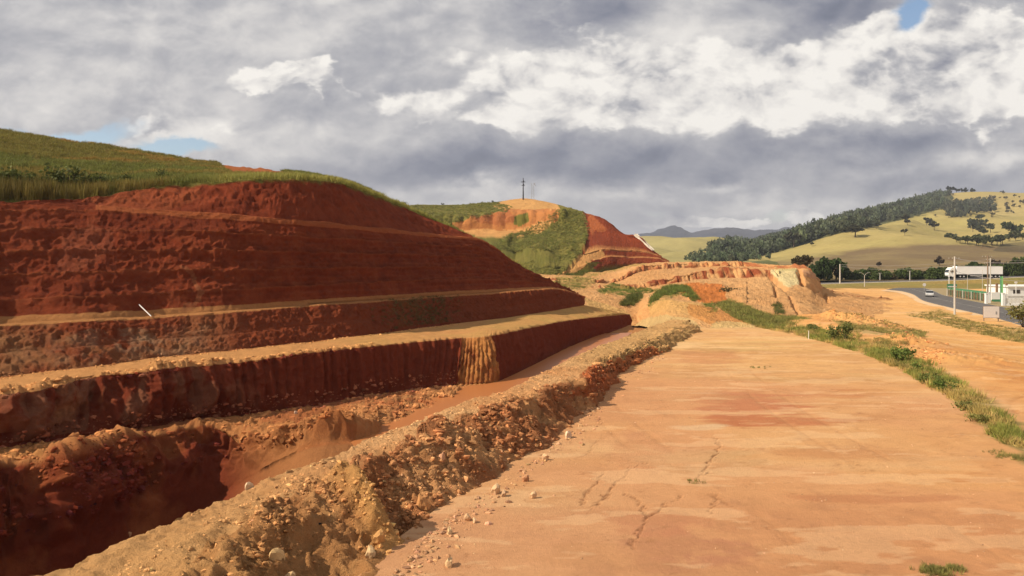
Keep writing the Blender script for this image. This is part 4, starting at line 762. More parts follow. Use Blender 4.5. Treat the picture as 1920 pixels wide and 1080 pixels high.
    # creeper on the left strips and central greenery
    m = (Br > 8.1) & (Br < 9.98); T2 = S['T']; P, _ = pick_on(S, m*np.exp(-((T2-7.55)/.30)**2), 450); n = len(P); grass_obj('creeper', 'dark weeds hanging on the low strip below the big red face', P, .10+.18*rng.random(n), .2+.15*rng.random(n), vary((.13, .10, .035), n))
    S = CENTRE; px, py = S['px'], S['py']; GRN = [([(1000, 545), (1030, 528), (1085, 520), (1120, 525), (1105, 540), (1060, 548)], 500, .35, (.19, .19, .05)), ([(1120, 545), (1150, 532), (1200, 540), (1240, 545), (1190, 556), (1130, 552)], 900, .4, (.16, .20, .045)),
        ([(1215, 578), (1225, 556), (1250, 538), (1285, 536), (1310, 562), (1300, 566), (1275, 552), (1240, 556)], 1500, .6, (.16, .19, .045)), ([(1340, 572), (1365, 564), (1395, 574), (1440, 592), (1500, 598), (1560, 600), (1570, 640), (1430, 618), (1380, 598)], 1700, .45, (.24, .23, .065)),
        ([(1160, 574), (1178, 558), (1200, 550), (1204, 562), (1185, 575)], 400, .6, (.12, .13, .035)), ([(1050, 515), (1085, 500), (1120, 492), (1130, 498), (1090, 518)], 500, .6, (.11, .12, .03)), ([(1320, 570), (1335, 566), (1340, 585), (1325, 588)], 80, .4, (.17, .2, .05)), ([(1450, 573), (1462, 570), (1470, 590), (1455, 590)], 100, .4, (.12, .13, .04))]
    a, hh, cc = [], [], []
    for poly, m, h, c in GRN:
        mk = inpoly(px, py, poly).astype(float)
        if mk.sum() < 5: continue
        Q, _ = pick_on(S, mk, m); a.append(Q); hh.append(h*(.4+1.0*rng.random(m)**1.5)); cc.append(vary(c, m, .2))
    P = np.concatenate(a); grass_obj('bank_grass', 'bright green growth along the sand mounds in the middle distance', P, np.concatenate(hh), .5+.4*rng.random(len(P)), np.concatenate(cc))
    S = HILL2; px, py = S['px'], S['py']; mk = (inpoly(px, py, [(900, 500), (940, 450), (1000, 425), (1045, 395), (1093, 398), (1104, 430), (1092, 470), (1048, 522), (990, 540), (920, 540)])*1.0+.5*inpoly(px, py, [(760, 386), (930, 380), (960, 388), (940, 408), (870, 410), (850, 425), (800, 420)]))
    P, _ = pick_on(S, mk, 17000); n = len(P); n1 = fbm(P, .1, 3, .6, 403); keep = n1 > -.35; P, n1 = P[keep], n1[keep]; n = len(P)
    grass_obj('slope_scrub', 'green scrub covering the steep slope of the second hill', P-np.array([0, 0, .25]), .45+.45*rng.random(n)*(n1 > .1), .5+.5*rng.random(n), vary((.24, .235, .07), n, .2), LEAFY)
greens()

def shrub(px, py, z, Y, w, h, col, label, cat='shrub', name='shrub', n=420, group='shrubs on the earthworks', leaf=.09):
    P = np.array(at(px, None if Y else py, z=z, Y=Y)) if Y is None or z is not None else np.array(at(px, py, Y=Y))
    r = np.random.default_rng(int(px*7+w*13)); o = empty(name, P); ce = r.normal(size=(9, 3)); ce /= np.linalg.norm(ce, axis=1, keepdims=True); ce = ce*[.55, .55, .30]*r.random((9, 1))**.4+[0, 0, .58]
    ci = r.integers(0, 9, n); p = ce[ci]+r.normal(size=(n, 3))*[.13, .13, .12]; p[:, 2] = np.clip(p[:, 2], .04, 1.05); p = p*[w, w, h]; lf = leaf*max(w, h)
    u = r.normal(size=(n, 3)); u /= np.linalg.norm(u, axis=1, keepdims=True); v = np.cross(u, r.normal(size=(n, 3))); v /= np.linalg.norm(v, axis=1, keepdims=True); q = lf*(.5+r.random((n, 1)))
    V = np.stack([p-u*q*.6, p+v*q*.4, p+u*q*.6, p-v*q*.4], 1).reshape(-1, 3); C = np.repeat(np.clip(np.array(col)*(1+.25*r.normal(size=(n, 1))), .008, .6), 4, 0)
    mesh_from('foliage', V, np.arange(n*4).reshape(-1, 4), M['leaf'], C, smooth=False, parent=o)
    mb = MB()
    for k in range(5): c = ce[k]*[w, w, h]; mb.tube((0, 0, -.1), tuple(c), max(.02, .02*h), .008*h, 5)
    mb.build('stem', M['bark'], o); tag(o, label, cat, group); return o
for q in [(1372, None, None, 124, 549, 3.0, 2.2, (.12, .09, .035), 'brown green bush at the brow of the orange pit'), (1585, None, None, None, 642, 1.3, 1.9, (.13, .15, .04), 'tall bush standing up from the grass strip near the stake'),
          (1562, None, None, None, 640, 1.2, 1.6, (.15, .17, .045), 'bushy weed left of the tall bush in the grass strip'), (1690, None, None, None, 682, 1.8, 1.3, (.12, .16, .035), 'dark leafy clump in the middle of the grass strip'),
          (1722, None, None, None, 700, 1.0, .8, (.14, .18, .04), 'low clump right of the dark leafy one in the strip'), (1775, None, None, None, 738, 1.1, .9, (.10, .14, .03), 'dark green clump where the strip narrows'), (1745, None, None, None, 722, 1.1, .8, (.15, .18, .045), 'light clump just above the narrowing of the strip'),
          (1815, None, None, None, 772, 1.0, .6, (.20, .21, .06), 'yellowish clump near the lower end of the strip'), (1835, None, None, None, 795, .9, .5, (.22, .21, .06), 'last low clump at the bottom of the grass strip'), (1520, None, None, None, 622, 1.5, .8, (.14, .16, .04), 'low bush at the upper end of the grass strip')]:
    px, _, _, Y, py, w, h, c, lb = q
    if Y is None: P = at(px, py, z=-.1); shrub(px, None, -.1, P[1], w, h, c, lb)
    else: zz = at(px, py+7, Y=Y)[2]; shrub(px, None, zz-.3, Y, w, h, c, lb)
shrub(1918, None, -2.0, 104, 3.4, 3.6, (.17, .16, .05), 'bushy roadside tree leaning into the right edge beside the signboard', n=700)
for k, (px, w, h) in enumerate(((1560, 0, 0), )): pass
def hill_plants():      # tall weeds at the brow of the left hill
    S = LEFT; B1 = S['B'] if S['B'].ndim == 1 else S['B'][:, 0]; i = np.searchsorted(B1, 14.08); row = S['G'][i]; rpx = S['px'][i]
    lab = ['tall leafy weed at the far left of the hill brow', 'tall weed second from the left on the brow', 'twin stemmed weed above the left end of the red face', 'dark tall weed third along the brow', 'tallest dark weed where the brow turns', 'thin weed right of the tallest one on the brow', 'round bush on the brow above the upper ledge', 'small dark bush right of the round one', 'low bush before the yellow grass begins']
    for k, (px, w, h) in enumerate(((12, 1.8, 2.0), (45, 1.5, 1.8), (72, 1.2, 1.5), (98, 1.6, 2.1), (128, 1.5, 2.2), (160, 1.4, 1.6), (195, 1.7, 1.5), (235, 1.5, 1.2), (306, 1.1, 1.1))):
        j = int(np.argmin(np.abs(rpx-px))); P = row[j]; r = shrub(px, None, P[2]-.15, P[1], w, h, (.10, .115, .03), lab[k], name='tall_weed', cat='plant', group='tall weeds on the left hill brow', n=260, leaf=.10)
hill_plants()
for px, py, Y, s, lb in ((565, 327, 82, .7, 'tiny bush on the skyline of the left hill'), (760, 386, 285, 2.2, 'small dark tree on the skyline between the two hills'), (830, 383, 287, 1.2, 'dot like shrub on the grassy top of the second hill'), (925, 380, 287, 1.5, 'dark shrub at the left foot of the sandy knoll')):
    shrub(px, None, at(px, py+2, Y=Y)[2]-.2, Y, s*.8, s, (.05, .06, .03), lb, n=160, leaf=.14, group='shrubs on the skyline')

# ------------------------------------------------------------------ trees
def tree_mesh(seed, n=1500, leaf=.055, flat=.8, nb=16):
    """Crown of leaf quads in clumps, unit height; trunk with limbs."""
    r = np.random.default_rng(seed); c = r.normal(size=(nb, 3)); c /= np.linalg.norm(c, axis=1, keepdims=True); c = c*r.random((nb, 1))**.35*[.36, .36, .26*flat]+[0, 0, .62]; rad = r.uniform(.09, .17, nb)
    i = r.integers(0, nb, n); d = r.normal(size=(n, 3)); d /= np.linalg.norm(d, axis=1, keepdims=True); p = c[i]+d*(rad[i]*r.random(n)**.3)[:, None]*[1.1, 1.1, .85]
    u = r.normal(size=(n, 3)); u /= np.linalg.norm(u, axis=1, keepdims=True); v = np.cross(u, r.normal(size=(n, 3))); v /= np.linalg.norm(v, axis=1, keepdims=True); q = leaf*(.5+r.random((n, 1)))
    V = np.stack([p-u*q*.7, p+v*q*.5, p+u*q*.7, p-v*q*.5], 1).reshape(-1, 3); shade = np.repeat((.8+.4*r.random(nb))[i]*(1+.2*r.normal(size=n)), 4)
    mb = MB(); mb.tube((0, 0, -.03), (.01, 0, .34), .030, .020, 7)
    for k in range(min(7, nb)): mb.tube((.01, 0, .28+.02*k), tuple(c[k]), .013, .004, 5)
    return V, shade, mb
TREES = [tree_mesh(700+k, 1500) for k in range(4)]; FARTREES = [tree_mesh(720+k, 260, .12, .8, 9) for k in range(5)]
_cache = {}
def tree(name, P, h, w, col, label, group, k=0, far=False, low=0.0):
    lib = FARTREES if far else TREES; V, sh, mb = lib[k % len(lib)]; key = (far, k % len(lib), tuple(col), low)
    o = empty(name, P, (k*2.399) % 6.28); o.scale = (w/.85, w/.85, h/.92)
    if key not in _cache:
        V2 = V.copy(); V2[:, 2] = V2[:, 2]*(1+low)-low*.93; V2[:, 2] = np.maximum(V2[:, 2], .02)
        cr = mesh_from('crown', V2, np.arange(len(V2)).reshape(-1, 4), M['leaf'], np.clip(np.array(col)[None]*sh[:, None], .006, .5), smooth=False, parent=o); tk = mb.build('trunk', M['bark'], o); _cache[key] = (cr, tk)
    else:
        for s_ in _cache[key]: c = s_.copy(); scene.collection.objects.link(c); c.parent = o
    tag(o, label, 'tree', group); return o
DG = (.040, .065, .018); MG = (.075, .105, .028); BG = (.085, .070, .035)
def trees():
    kinds = [('dense dark tree', DG), ('leafy green tree', MG), ('thin brownish tree', BG)]
    row = [(1545, 265, 10.0, 9, 0, 'tall dark green tree beside the pale pole, left of two'), (1568, 268, 10.2, 9, 0, 'tall dark green tree right behind the pale pole'), (1530, 275, 8.5, 7, 0, 'dark tree at the right shoulder of the orange mound'),
           (1503, 225, 7.0, 6, 2, 'bare looking thin tree above the pale cut'), (1493, 232, 5.0, 4, 2, 'small thin tree left of the bare looking one')]
    for k, (px, Y, h, w, c, lb) in enumerate(row): z = -2.3 if Y > 240 else at(px, 504, Y=Y)[2]-2.2; tree('tree', at(px, z=z, Y=Y), h, w, kinds[c][1], lb, 'trees behind the highway', k, low=.35 if c == 0 else 0)
    xs = [1600, 1618, 1634, 1652, 1668, 1684, 1700, 1716, 1732, 1748, 1764, 1780, 1800, 1825, 1850, 1872, 1890, 1905, 1922, 1945, 1975, 2010]
    hs = [5.6, 5.2, 6.2, 5.6, 4.2, 4.6, 6.2, 5.0, 5.6, 6.0, 6.4, 7.2, 7.5, 8.0, 8.0, 7.5, 8.2, 8.8, 9.4, 9, 9.5, 10]
    near = ['right of the pale pole', 'behind the curved street lamp', 'left of the first highway pole', 'behind the first highway pole', 'right of the first highway pole', 'midway between the two highway poles', 'behind the second highway pole', 'right of the second highway pole', 'above the round sign', 'right of the round sign', 'ahead of the lorry cab', 'just left of the lorry cab', 'over the front of the trailer', 'over the middle of the trailer', 'behind the double pole', 'over the rear of the trailer', 'just right of the trailer', 'right of the trailer, second tree', 'at the right edge behind the highway', 'past the right edge, first', 'past the right edge, second', 'past the right edge, third']
    for k, px in enumerate(xs):
        Y = 268+((k*37) % 11); hh = hs[k]; c = (MG, DG, (.055, .075, .022))[k % 3] if k != 4 else BG; zz = -1.9 if px < 1860 else -1.2
        tree('tree', at(px, z=zz, Y=Y), hh, 5.6+(k*13 % 5)*.7, c, ('low bushy tree ' if hh < 6 else 'bushy green tree ')+near[k]+' by the highway', 'trees behind the highway', k+3, low=.45)
    # dark scrubby tongue above them
    for k, (px, py, Y, h) in enumerate(((1700, 503, 330, 5), (1760, 500, 340, 6), (1790, 497, 345, 7), (1815, 495, 350, 7), (1840, 493, 345, 7), (1865, 492, 350, 8), (1890, 490, 350, 7), (1915, 489, 352, 9), (1940, 488, 352, 9), (1762, 478, 420, 6), (1868, 482, 400, 9), (1648, 487, 420, 4))):
        nm = ['dark round tree above the hedge line', 'dark tree above the lorry cab, lower left', 'dark tree above the lorry cab', 'dark tree above the trailer front', 'dark tree above the trailer middle', 'dark tree behind the double pole tops', 'dark tree above the trailer rear', 'dark tree at the right edge above the hedge', 'dark tree beyond the right edge', 'lone dark tree standing on the brown slope', 'tree on the brown slope right of the double pole', 'small scrubby tree low on the brown slope'][k]
        P = at(px, py+h*F/Y, Y=Y); tree('tree', (P[0], P[1], P[2]-.8), h, h*(.95 if k < 9 else .8), (.035, .04, .02) if k < 9 else (.05, .035, .022), nm, 'dark trees on the brown slope', k, far=True, low=.2)
    # scattered trees on the pasture
    G_ = bpy.data.objects['hills'].data; vv = np.zeros(len(G_.vertices)*3, np.float32); G_.vertices.foreach_get('co', vv); vv = vv.reshape(-1, 3); hp, hy = bearing(vv)
    def onhill(px, py, ymin=500):
        d = (hp-px)**2+((hy-py)*1.5)**2+np.where(vv[:, 1] < ymin, 1e5, 0)+np.where(vv[:, 1] > 1700, 1e5, 0); i = int(np.argmin(d)); return vv[i]
    sp = [(1603, 443, 12, 'flat topped tree alone on the front pasture ridge'), (1636, 427, 6, 'first of three bushes on the pasture crest above the flat topped tree'), (1643, 427, 6, 'middle of three bushes on the pasture crest'), (1649, 427, 6, 'third bush on the pasture crest'),
          (1699, 416, 10, 'thin tree in the fold left of the twin bushes'), (1702, 420, 7, 'low bush under the thin fold tree'), (1696, 440, 6, 'small tree on the yellow ridge in front of the fold'), (1738, 421, 12, 'left of the twin dark bushes in the fold'), (1744, 424, 11, 'middle bush of the dark cluster in the fold'), (1752, 430, 10, 'right bush of the dark cluster in the fold'),
          (1488, 462, 15, 'isolated tree where the forest meets the pasture'), (1522, 460, 4, 'tiny bush low on the yellow pasture')]
    for k, (px, py, h, lb) in enumerate(sp): P = onhill(px, py+2); tree('pasture_tree', P, h, h*(1.5 if k == 0 else 1.0), (.055, .055, .028), lb, 'scattered trees on the pasture', k, far=True)
    ridge = [(1778, 352, 12), (1785, 353, 13), (1793, 355, 12), (1803, 356, 10), (1811, 356, 12), (1824, 356, 12), (1879, 360, 10)]
    nm = ['first', 'second', 'third', 'fourth', 'fifth', 'sixth', 'last and most distant']
    for k, (px, py, h) in enumerate(ridge): P = at(px, py+h*.8*F/1500, Y=1500); tree('ridge_tree', P, h*1.15, h*.9, (.03, .035, .02), nm[k]+' tree in the row along the ridge top right of the forest', 'row of trees on the ridge', k, far=True)
    r = np.random.default_rng(5); lb = 'small dark tree among those scattered over the upper right pasture'
    for k in range(58):
        px = r.uniform(1740, 1940); py = r.uniform(364, 410)
        if r.random() < .5: px = r.uniform(1860, 1935); py = r.uniform(372, 402)
        h = r.uniform(3.5, 8); P = onhill(px, py); tree('pasture_tree', P, h, h*.95, (.095, .085, .045), lb, 'small trees on the upper pasture', k, far=True)
    lb2 = 'dark tree in the copse low in the pasture hollow'
    for k in range(20): px = 1835+r.normal()*11; py = 430+r.normal()*6; P = onhill(px, py); h = r.uniform(7, 11); tree('copse_tree', P, h, h, (.07, .08, .04), lb2, 'copse in the pasture hollow', k, far=True)
    lb3 = 'bushy tree in the belt along the foot of the yellow slope'
    for k in range(34): px = 1775+k*5.2+r.normal()*3; py = np.interp(px, [1775, 1800, 1850, 1880, 1905, 1960], [450, 455, 459, 452, 446, 445])+r.normal()*2.5; P = onhill(px, py+2, 480); h = r.uniform(5, 9); tree('belt_tree', P, h, h*1.1, (.085, .095, .04), lb3, 'belt of trees under the yellow slope', k, far=True)
    P = onhill(1898, 447, 480); tree('tree', P, 19, 18, (.05, .065, .025), 'big round dark tree above the belt near the right edge', None, 2, far=True, low=.3)
trees()
def forest():
    G_ = bpy.data.objects['hills'].data; vv = np.zeros(len(G_.vertices)*3, np.float32); G_.vertices.foreach_get('co', vv); vv = vv.reshape(-1, 3); hp, hy = bearing(vv)
    regs = [([(1345, 462), (1400, 448), (1450, 438), (1500, 428), (1560, 415), (1620, 400), (1700, 378), (1760, 356), (1778, 358), (1775, 375), (1760, 390), (1700, 407), (1640, 421), (1560, 438), (1490, 461), (1440, 474), (1400, 482), (1350, 480)], 6500, 7.5, (.095, .115, .065)),
            ([(1770, 388), (1790, 382), (1830, 378), (1862, 378), (1868, 392), (1850, 398), (1815, 402), (1795, 410), (1775, 402)], 420, 7, (.09, .10, .065)), ([(1300, 486), (1320, 476), (1350, 468), (1372, 470), (1420, 478), (1400, 490), (1320, 492)], 700, 4.5, (.095, .12, .065))]
    V, Fs, C = [], [], []; off = 0; bl = [rock_proto(1, 60+k, .9) for k in range(5)]
    for poly, n, h, col in regs:
        i = np.where(inpoly(hp, hy, poly) & (vv[:, 1] > 500) & (vv[:, 1] < 1600))[0]
        if len(i) < 3: continue
        P = vv[rng.choice(i, n)]+np.concatenate([rng.normal(size=(n, 2))*[4, 9], np.zeros((n, 1))], 1); s = h*rng.uniform(.28, .55, n); S3 = np.stack([s, s, s*rng.uniform(1.1, 1.7, n)], 1); P[:, 2] += s*.8
        c = vary(col, n, .3); a = merge([leafy(640+k, 44, .34) for k in range(5)], P-np.array([0, 0, 2]), S3*2.0, rng.random(n)*6.3, np.clip(c, .01, .3)); V.append(a[0]); Fs.append(a[1]+off); C.append(a[2]); off += len(a[0])
        a = merge(bl, P, S3*.72, rng.random(n)*6.3, np.clip(c*.8, .01, .3)); V.append(a[0]); Fs.append(a[1]+off); C.append(a[2]); off += len(a[0])
    tag(mesh_from('forest', np.concatenate(V), np.concatenate(Fs), M['leaf'], np.concatenate(C), smooth=False), 'dark green forest covering the far ridge on the right', 'forest', kind='stuff')
forest()

# ------------------------------------------------------------------ poles, lamps and wires
def utility_pole(px, py, Y, h, label, mat, arms=(), r=.13, group='utility poles', rz=0, name='utility_pole'):
    P = at(px, py, Y=Y); o = empty(name, P, rz); MB().tube((0, 0, -.3), (0, 0, h), r, r*.7, 10).build('shaft', mat, o, smooth=False)
    for (z, l) in arms:
        mb = MB().box((0, r+.03, z), (l, .09, .10)); a = mb.build('crossarm', M['wood'], o)
        for k in (-.45, -.15, .2, .45):
            MB().tube((k*l, r+.03, z+.05), (k*l, r+.03, z+.20), .045, .03, 6).build('insulator', M['lamp'], a)
    tag(o, label, 'utility pole', group); return o
utility_pole(1790, 590, 127, 9.9, 'pale concrete pole standing at the near side of the road', M['conc'], ((9.5, 1.9), (7.4, 1.0)), .17)
utility_pole(1852, 566, 158, 9.9, 'tall pole with crossarms behind the fence, in front of the trailer', M['wood'], ((9.5, 2.2), (8.1, 1.2)), .17)
utility_pole(1857, 559, 175, 9.4, 'second tall pole just right of and behind the one with crossarms', M['conc'], ((9.0, 1.8),), .15)
utility_pole(1575, 530, 236, 5.9, 'thick pale pole in front of the dark trees at the end of the mound', M['conc'], (), .24)
utility_pole(1650, 528, 264, 3.0, 'short pole behind the highway right of the street lamp', M['conc'], ((2.9, 1.2),), .16)
utility_pole(1706, 526, 264, 3.4, 'pale pole behind the highway above the grassy bank', M['conc'], ((3.3, 1.4),), .18)
utility_pole(1700, 530, 264, .9, 'stub post', M['conc'], (), .1) if False else None
def lamp(px, py, Y, h, label):
    P = at(px, py, Y=Y); o = empty('street_lamp', P); MB().tube((0, 0, -.3), (0, 0, h), .14, .09, 8).build('post', M['conc'], o)
    for s_ in (-1, 1):
        a = MB().path([(0, 0, h-.1), (s_*.5, 0, h+.5), (s_*1.1, 0, h+.8)], .05).build('arm', M['conc'], o); MB().box((s_*1.35, 0, h+.82), (.7, .22, .12)).build('lamp_head', M['metal'], a)
    tag(o, label, 'street lamp')
lamp(1621, 536, 232, 3.3, 'double armed street lamp between the pale pole and the round sign')
# hilltop poles
def hilltop():
    P = at(981, 372, Y=285); o = empty('power_pole', P); MB().tube((0, 0, -.5), (0, 0, 7.8), .28, .12, 8).build('shaft', M['darkpole'], o)
    for z, l in ((6.3, 1.7), (5.0, 1.2)): a = MB().box((0, .3, z), (l, .18, .22)).build('crossarm', M['darkpole'], o); MB().box((.1, .3, z+.3), (.5, .4, .45)).build('insulator', M['darkpole'], a)
    tag(o, 'dark power pole with short crossarms on the sandy hilltop', 'power pole')
    P = at(999, 371, Y=285); o = empty('lattice_mast', P)
    for sx in (-.45, .45): MB().tube((sx, 0, -.4), (sx*.75, 0, 4.9), .07, .06, 6).build('leg', M['metal'], o)
    mb = MB()
    for k in range(7): z = k*.7; mb.tube((-.45 if k % 2 else .42, 0, z), (.42 if k % 2 else -.45, 0, z+.7), .03, .03, 4)
    mb.build('bracing', M['metal'], o); MB().path([(-.35, 0, 4.9), (-.7, 0, 5.6)], .07).build('arm', M['metal'], o); MB().path([(.35, 0, 4.9), (.95, 0, 5.9)], .05).build('arm', M['metal'], o); MB().tube((.35, 0, 5.6), (1.25, -.1, 4.4), .12, .07, 6).build('antenna', M['metal'], o)
    tag(o, 'pale two legged mast with a tilted antenna on the sandy hilltop', 'mast')
hilltop()
def wires():
    def sag(a, b, s, n=14): a, b = np.array(a), np.array(b); return [tuple(a*(1-t)+b*t-np.array([0, 0, s*4*t*(1-t)])) for t in np.linspace(0, 1, n)]
    A = np.array(at(1790, 590, Y=127))+[0, 0, 9.6]; B = np.array(at(1857, 559, Y=175))+[0, 0, 9.1]; E = np.array(at(1575, 530, Y=236))+[0, 0, 5.8]; Fp = np.array(at(2120, 470, Y=60))
    for (a, b, lb) in ((A, Fp, 'thin cable running from the road pole toward the right edge'), (A+[0, 0, -2.2], Fp+np.array([0, 0, -2.2]), 'lower cable from the road pole toward the right edge'), (B, np.array(at(2200, 478, Y=170)), 'cable from the far double pole out of the right edge'), (E, B, 'long cable sagging from the pale pole to the double pole'), (E+[0, 0, -.5], A+[0, 0, -1.2], 'long cable sagging from the pale pole to the road pole')):
        tag(MB().path(sag(a, b, .9), .035, 4).build('cable', M['wire']), lb, 'cable', 'cables between the poles')
wires()
# ------------------------------------------------------------------ lorry
def lorry():
    z = at(1790, 521, Y=251)[2]; x0 = at(1777, z=z, Y=251)[0]; o = empty('lorry', (x0, 251.5, z+.0)); w = 1.25
    cab = MB().prism([(0.1, .55), (.0, 1.2), (.02, 1.75), (.28, 2.75), (.55, 3.0), (.9, 3.45), (2.25, 3.6), (2.25, .75), (1.9, .75), (1.75, .5), (.75, .5), (.55, .75)], -w, w).build('cab', M['white'], o, bevel=.06)
    MB().prism([(.75, 1.85), (1.55, 1.85), (1.5, 2.6), (.85, 2.6)], -w-.02, w+.02).build('side_window', M['glass'], cab)
    MB().prism([(.0, 1.85), (-.02, 1.8), (.25, 2.72), (.29, 2.7)], -w+.15, w-.15).build('windscreen', M['glass'], cab)
    MB().box((.25, -w-.2, 2.3), (.1, .2, .5)).build('mirror', M['rubber'], cab); MB().box((.1, 0, .75), (.2, 2.3, .3)).build('bumper', M['metal'], cab); MB().box((.02, -.8, 1.0), (.06, .35, .2)).build('headlight', M['lamp'], cab); MB().box((.02, .8, 1.0), (.06, .35, .2)).build('headlight', M['lamp'], cab)
    MB().box((10.35, 0, 2.55), (15.4, 2.5, 2.75)).build('trailer', M['trailer'], o, bevel=.03); MB().box((10.35, 0, 1.08), (15.0, 1.6, .18)).build('chassis', M['rubber'], o)
    MB().box((3.6, 0, .85), (4.2, .9, .25)).build('tractor_frame', M['rubber'], o); MB().box((9.2, -1.15, .8), (4.0, .05, .5)).build('side_guard', M['metal'], o); MB().box((18.02, 0, .7), (.1, 2.3, .25)).build('rear_bumper', M['metal'], o)
    MB().box((10.35, -1.262, 1.25), (15.3, .02, .12)).build('lower_rail', M['metal'], o); MB().box((10.35, -1.262, 3.88), (15.3, .02, .09)).build('upper_rail', M['metal'], o)
    for x in (1.3, 3.8, 5.0, 14.3, 15.6, 16.9):
        for s_ in (-1, 1):
            t = MB().tube((x, s_*1.22, .5), (x, s_*.92, .5), .5, .5, 18).build('wheel', M['rubber'], o); MB().tube((x, s_*1.24, .5), (x, s_*1.1, .5), .26, .26, 12).build('rim', M['silver'], t)
    s = 101*251/F/18.1; o.scale = (s, 1, 1); tag(o, 'white articulated lorry with a long box trailer on the raised highway', 'lorry')
lorry()
def car(px, py, Y, rz, label, mat, L=4.1):
    P = at(px, z=RZ+.02, Y=Y); o = empty('parked_car' if 'parked' in label else 'car', P, rz); w = .85
    b = MB().prism([(-L/2, .35), (-L/2, .75), (-L/2+.9, .92), (L/2-.35, .95), (L/2, .8), (L/2, .35), (L/2-.4, .28), (-L/2+.4, .28)], -w, w).build('body', mat, o, bevel=.08)
    MB().prism([(-L/2+.85, .92), (-L/2+1.5, 1.38), (L/2-1.1, 1.42), (L/2-.35, .95)], -w+.10, w-.10).build('window_band', M['glass'], o, bevel=.04); MB().box((.12, 0, 1.43), (L*.40, 1.3, .06)).build('roof', mat, o, bevel=.02)
    for s_ in (-1, 1):
        MB().box((-L/2-.01, s_*.6, .68), (.08, .35, .15)).build('headlight', M['lamp'], o); MB().box((L/2+.01, s_*.65, .72), (.06, .25, .2)).build('tail_light', M['red'], o)
        for x in (-L/2+.75, L/2-.75): t = MB().tube((x, s_*.86, .31), (x, s_*.66, .31), .31, .31, 14).build('wheel', M['rubber'], o); MB().tube((x, s_*.87, .31), (x, s_*.8, .31), .18, .18, 10).build('rim', M['silver'], t)
    tag(o, label, 'car'); return o
car(1743, 555, 183, R(62), 'silver car driving on the curved road near the orange bank', M['silver'])
car(1828, 555, 177, R(60), 'white parked car seen through the green fence posts', M['white'])
# ------------------------------------------------------------------ signs, fence, walls
def signs():
    P = at(1859, z=RZ-.1, Y=113); o = empty('signboard', P); s = 113/F
    MB().box((0, 0, (604-585)*s+.0), (29*s, .06, 21*s)).build('panel', M['sign'], o, bevel=.01); MB().box((0, .05, (604-585)*s), (30.5*s, .05, 22.5*s)).build('frame', M['brown'], o)
    for sx in (-1, 1): MB().box((sx*13.5*s, .10, 14.5*s), (.1, .1, 31*s)).build('leg', M['wood'], o)
    MB().box((9*s, -.035, 17.5*s), (.24, .012, .45)).build('symbol', M['metal'], o)
    tag(o, 'white rectangular signboard on two posts beside the road', 'signboard')
    P = at(1733, z=RZ-.2, Y=214); o = empty('round_sign', P); MB().tube((0, 0, 0), (0, 0, 1.9), .05, .05, 6).build('post', M['metal'], o); MB().tube((0, -.06, 1.9), (0, -.10, 1.9), .48, .48, 20).build('disc', M['sign'], o); tag(o, 'small round white sign before the grassy bank', 'sign')
    P = at(1878.5, z=RZ-.1, Y=160); o = empty('pylon_sign', P); MB().box((0, 0, 2.7), (.34, .3, 5.9)).build('column', M['greenlt'], o, bevel=.02); MB().box((-.24, 0, 2.7), (.12, .28, 5.9)).build('side_strip', M['green'], o); tag(o, 'slim light green pylon rising behind the white wall', 'pylon')
    P = at(1785, z=RZ-.1, Y=183); o = empty('green_sign', P); MB().box((0, 0, 2.75), (2.4, .1, .85)).build('panel', M['green'], o); MB().box((0, -.06, 2.55), (2.1, .02, .22)).build('stripe', M['sign'], o)
    for sx in (-.9, .9): MB().tube((sx, .1, 0), (sx, .1, 2.9), .07, .07, 6).build('leg', M['brown'], o)
    tag(o, 'green board with a white stripe at the left end of the fence', 'sign')
    P = at(1779.5, z=RZ-.1, Y=190); o = empty('flag_pole', P); MB().tube((0, 0, 0), (0, 0, 6.3), .09, .06, 8).build('shaft', M['white'], o); MB().box((.0, 0, 5.2), (.34, .1, 1.1)).build('banner', M['white'], o); tag(o, 'white pole with a small banner in front of the lorry cab', 'pole')
    P = at(1905, z=RZ-.1, Y=168); o = empty('white_post', P); MB().tube((0, 0, 0), (0, 0, 4.1), .08, .06, 8).build('shaft', M['white'], o); MB().box((0, 0, 4.1), (.6, .1, .35)).build('panel', M['sign'], o); tag(o, 'short white post with a plate near the right edge', 'post')
    for k, (px, Y, h) in enumerate(((1814, 186, 5.6), (1842, 186, 6.6))): tag(MB().tube((0, 0, 0), (0, 0, h), .06, .04, 6).build('thin_pole', M['conc']), ('slim pale pole above the green fence' if k == 0 else 'slim pale pole left of the double pole'), 'pole').location = at(px, z=RZ-.1, Y=Y)
    for k, (px, Y) in enumerate(((1869, 178), (1887, 178))): tag(MB().box((0, 0, 1.6), (.45, .3, 3.4)).box((0, 0, 3.35), (.6, .45, .12)).build('brick_post', M['brown']), ('reddish post left of the green pylon' if k == 0 else 'reddish post right of the green pylon'), 'post').location = at(px, z=RZ, Y=Y)
signs()
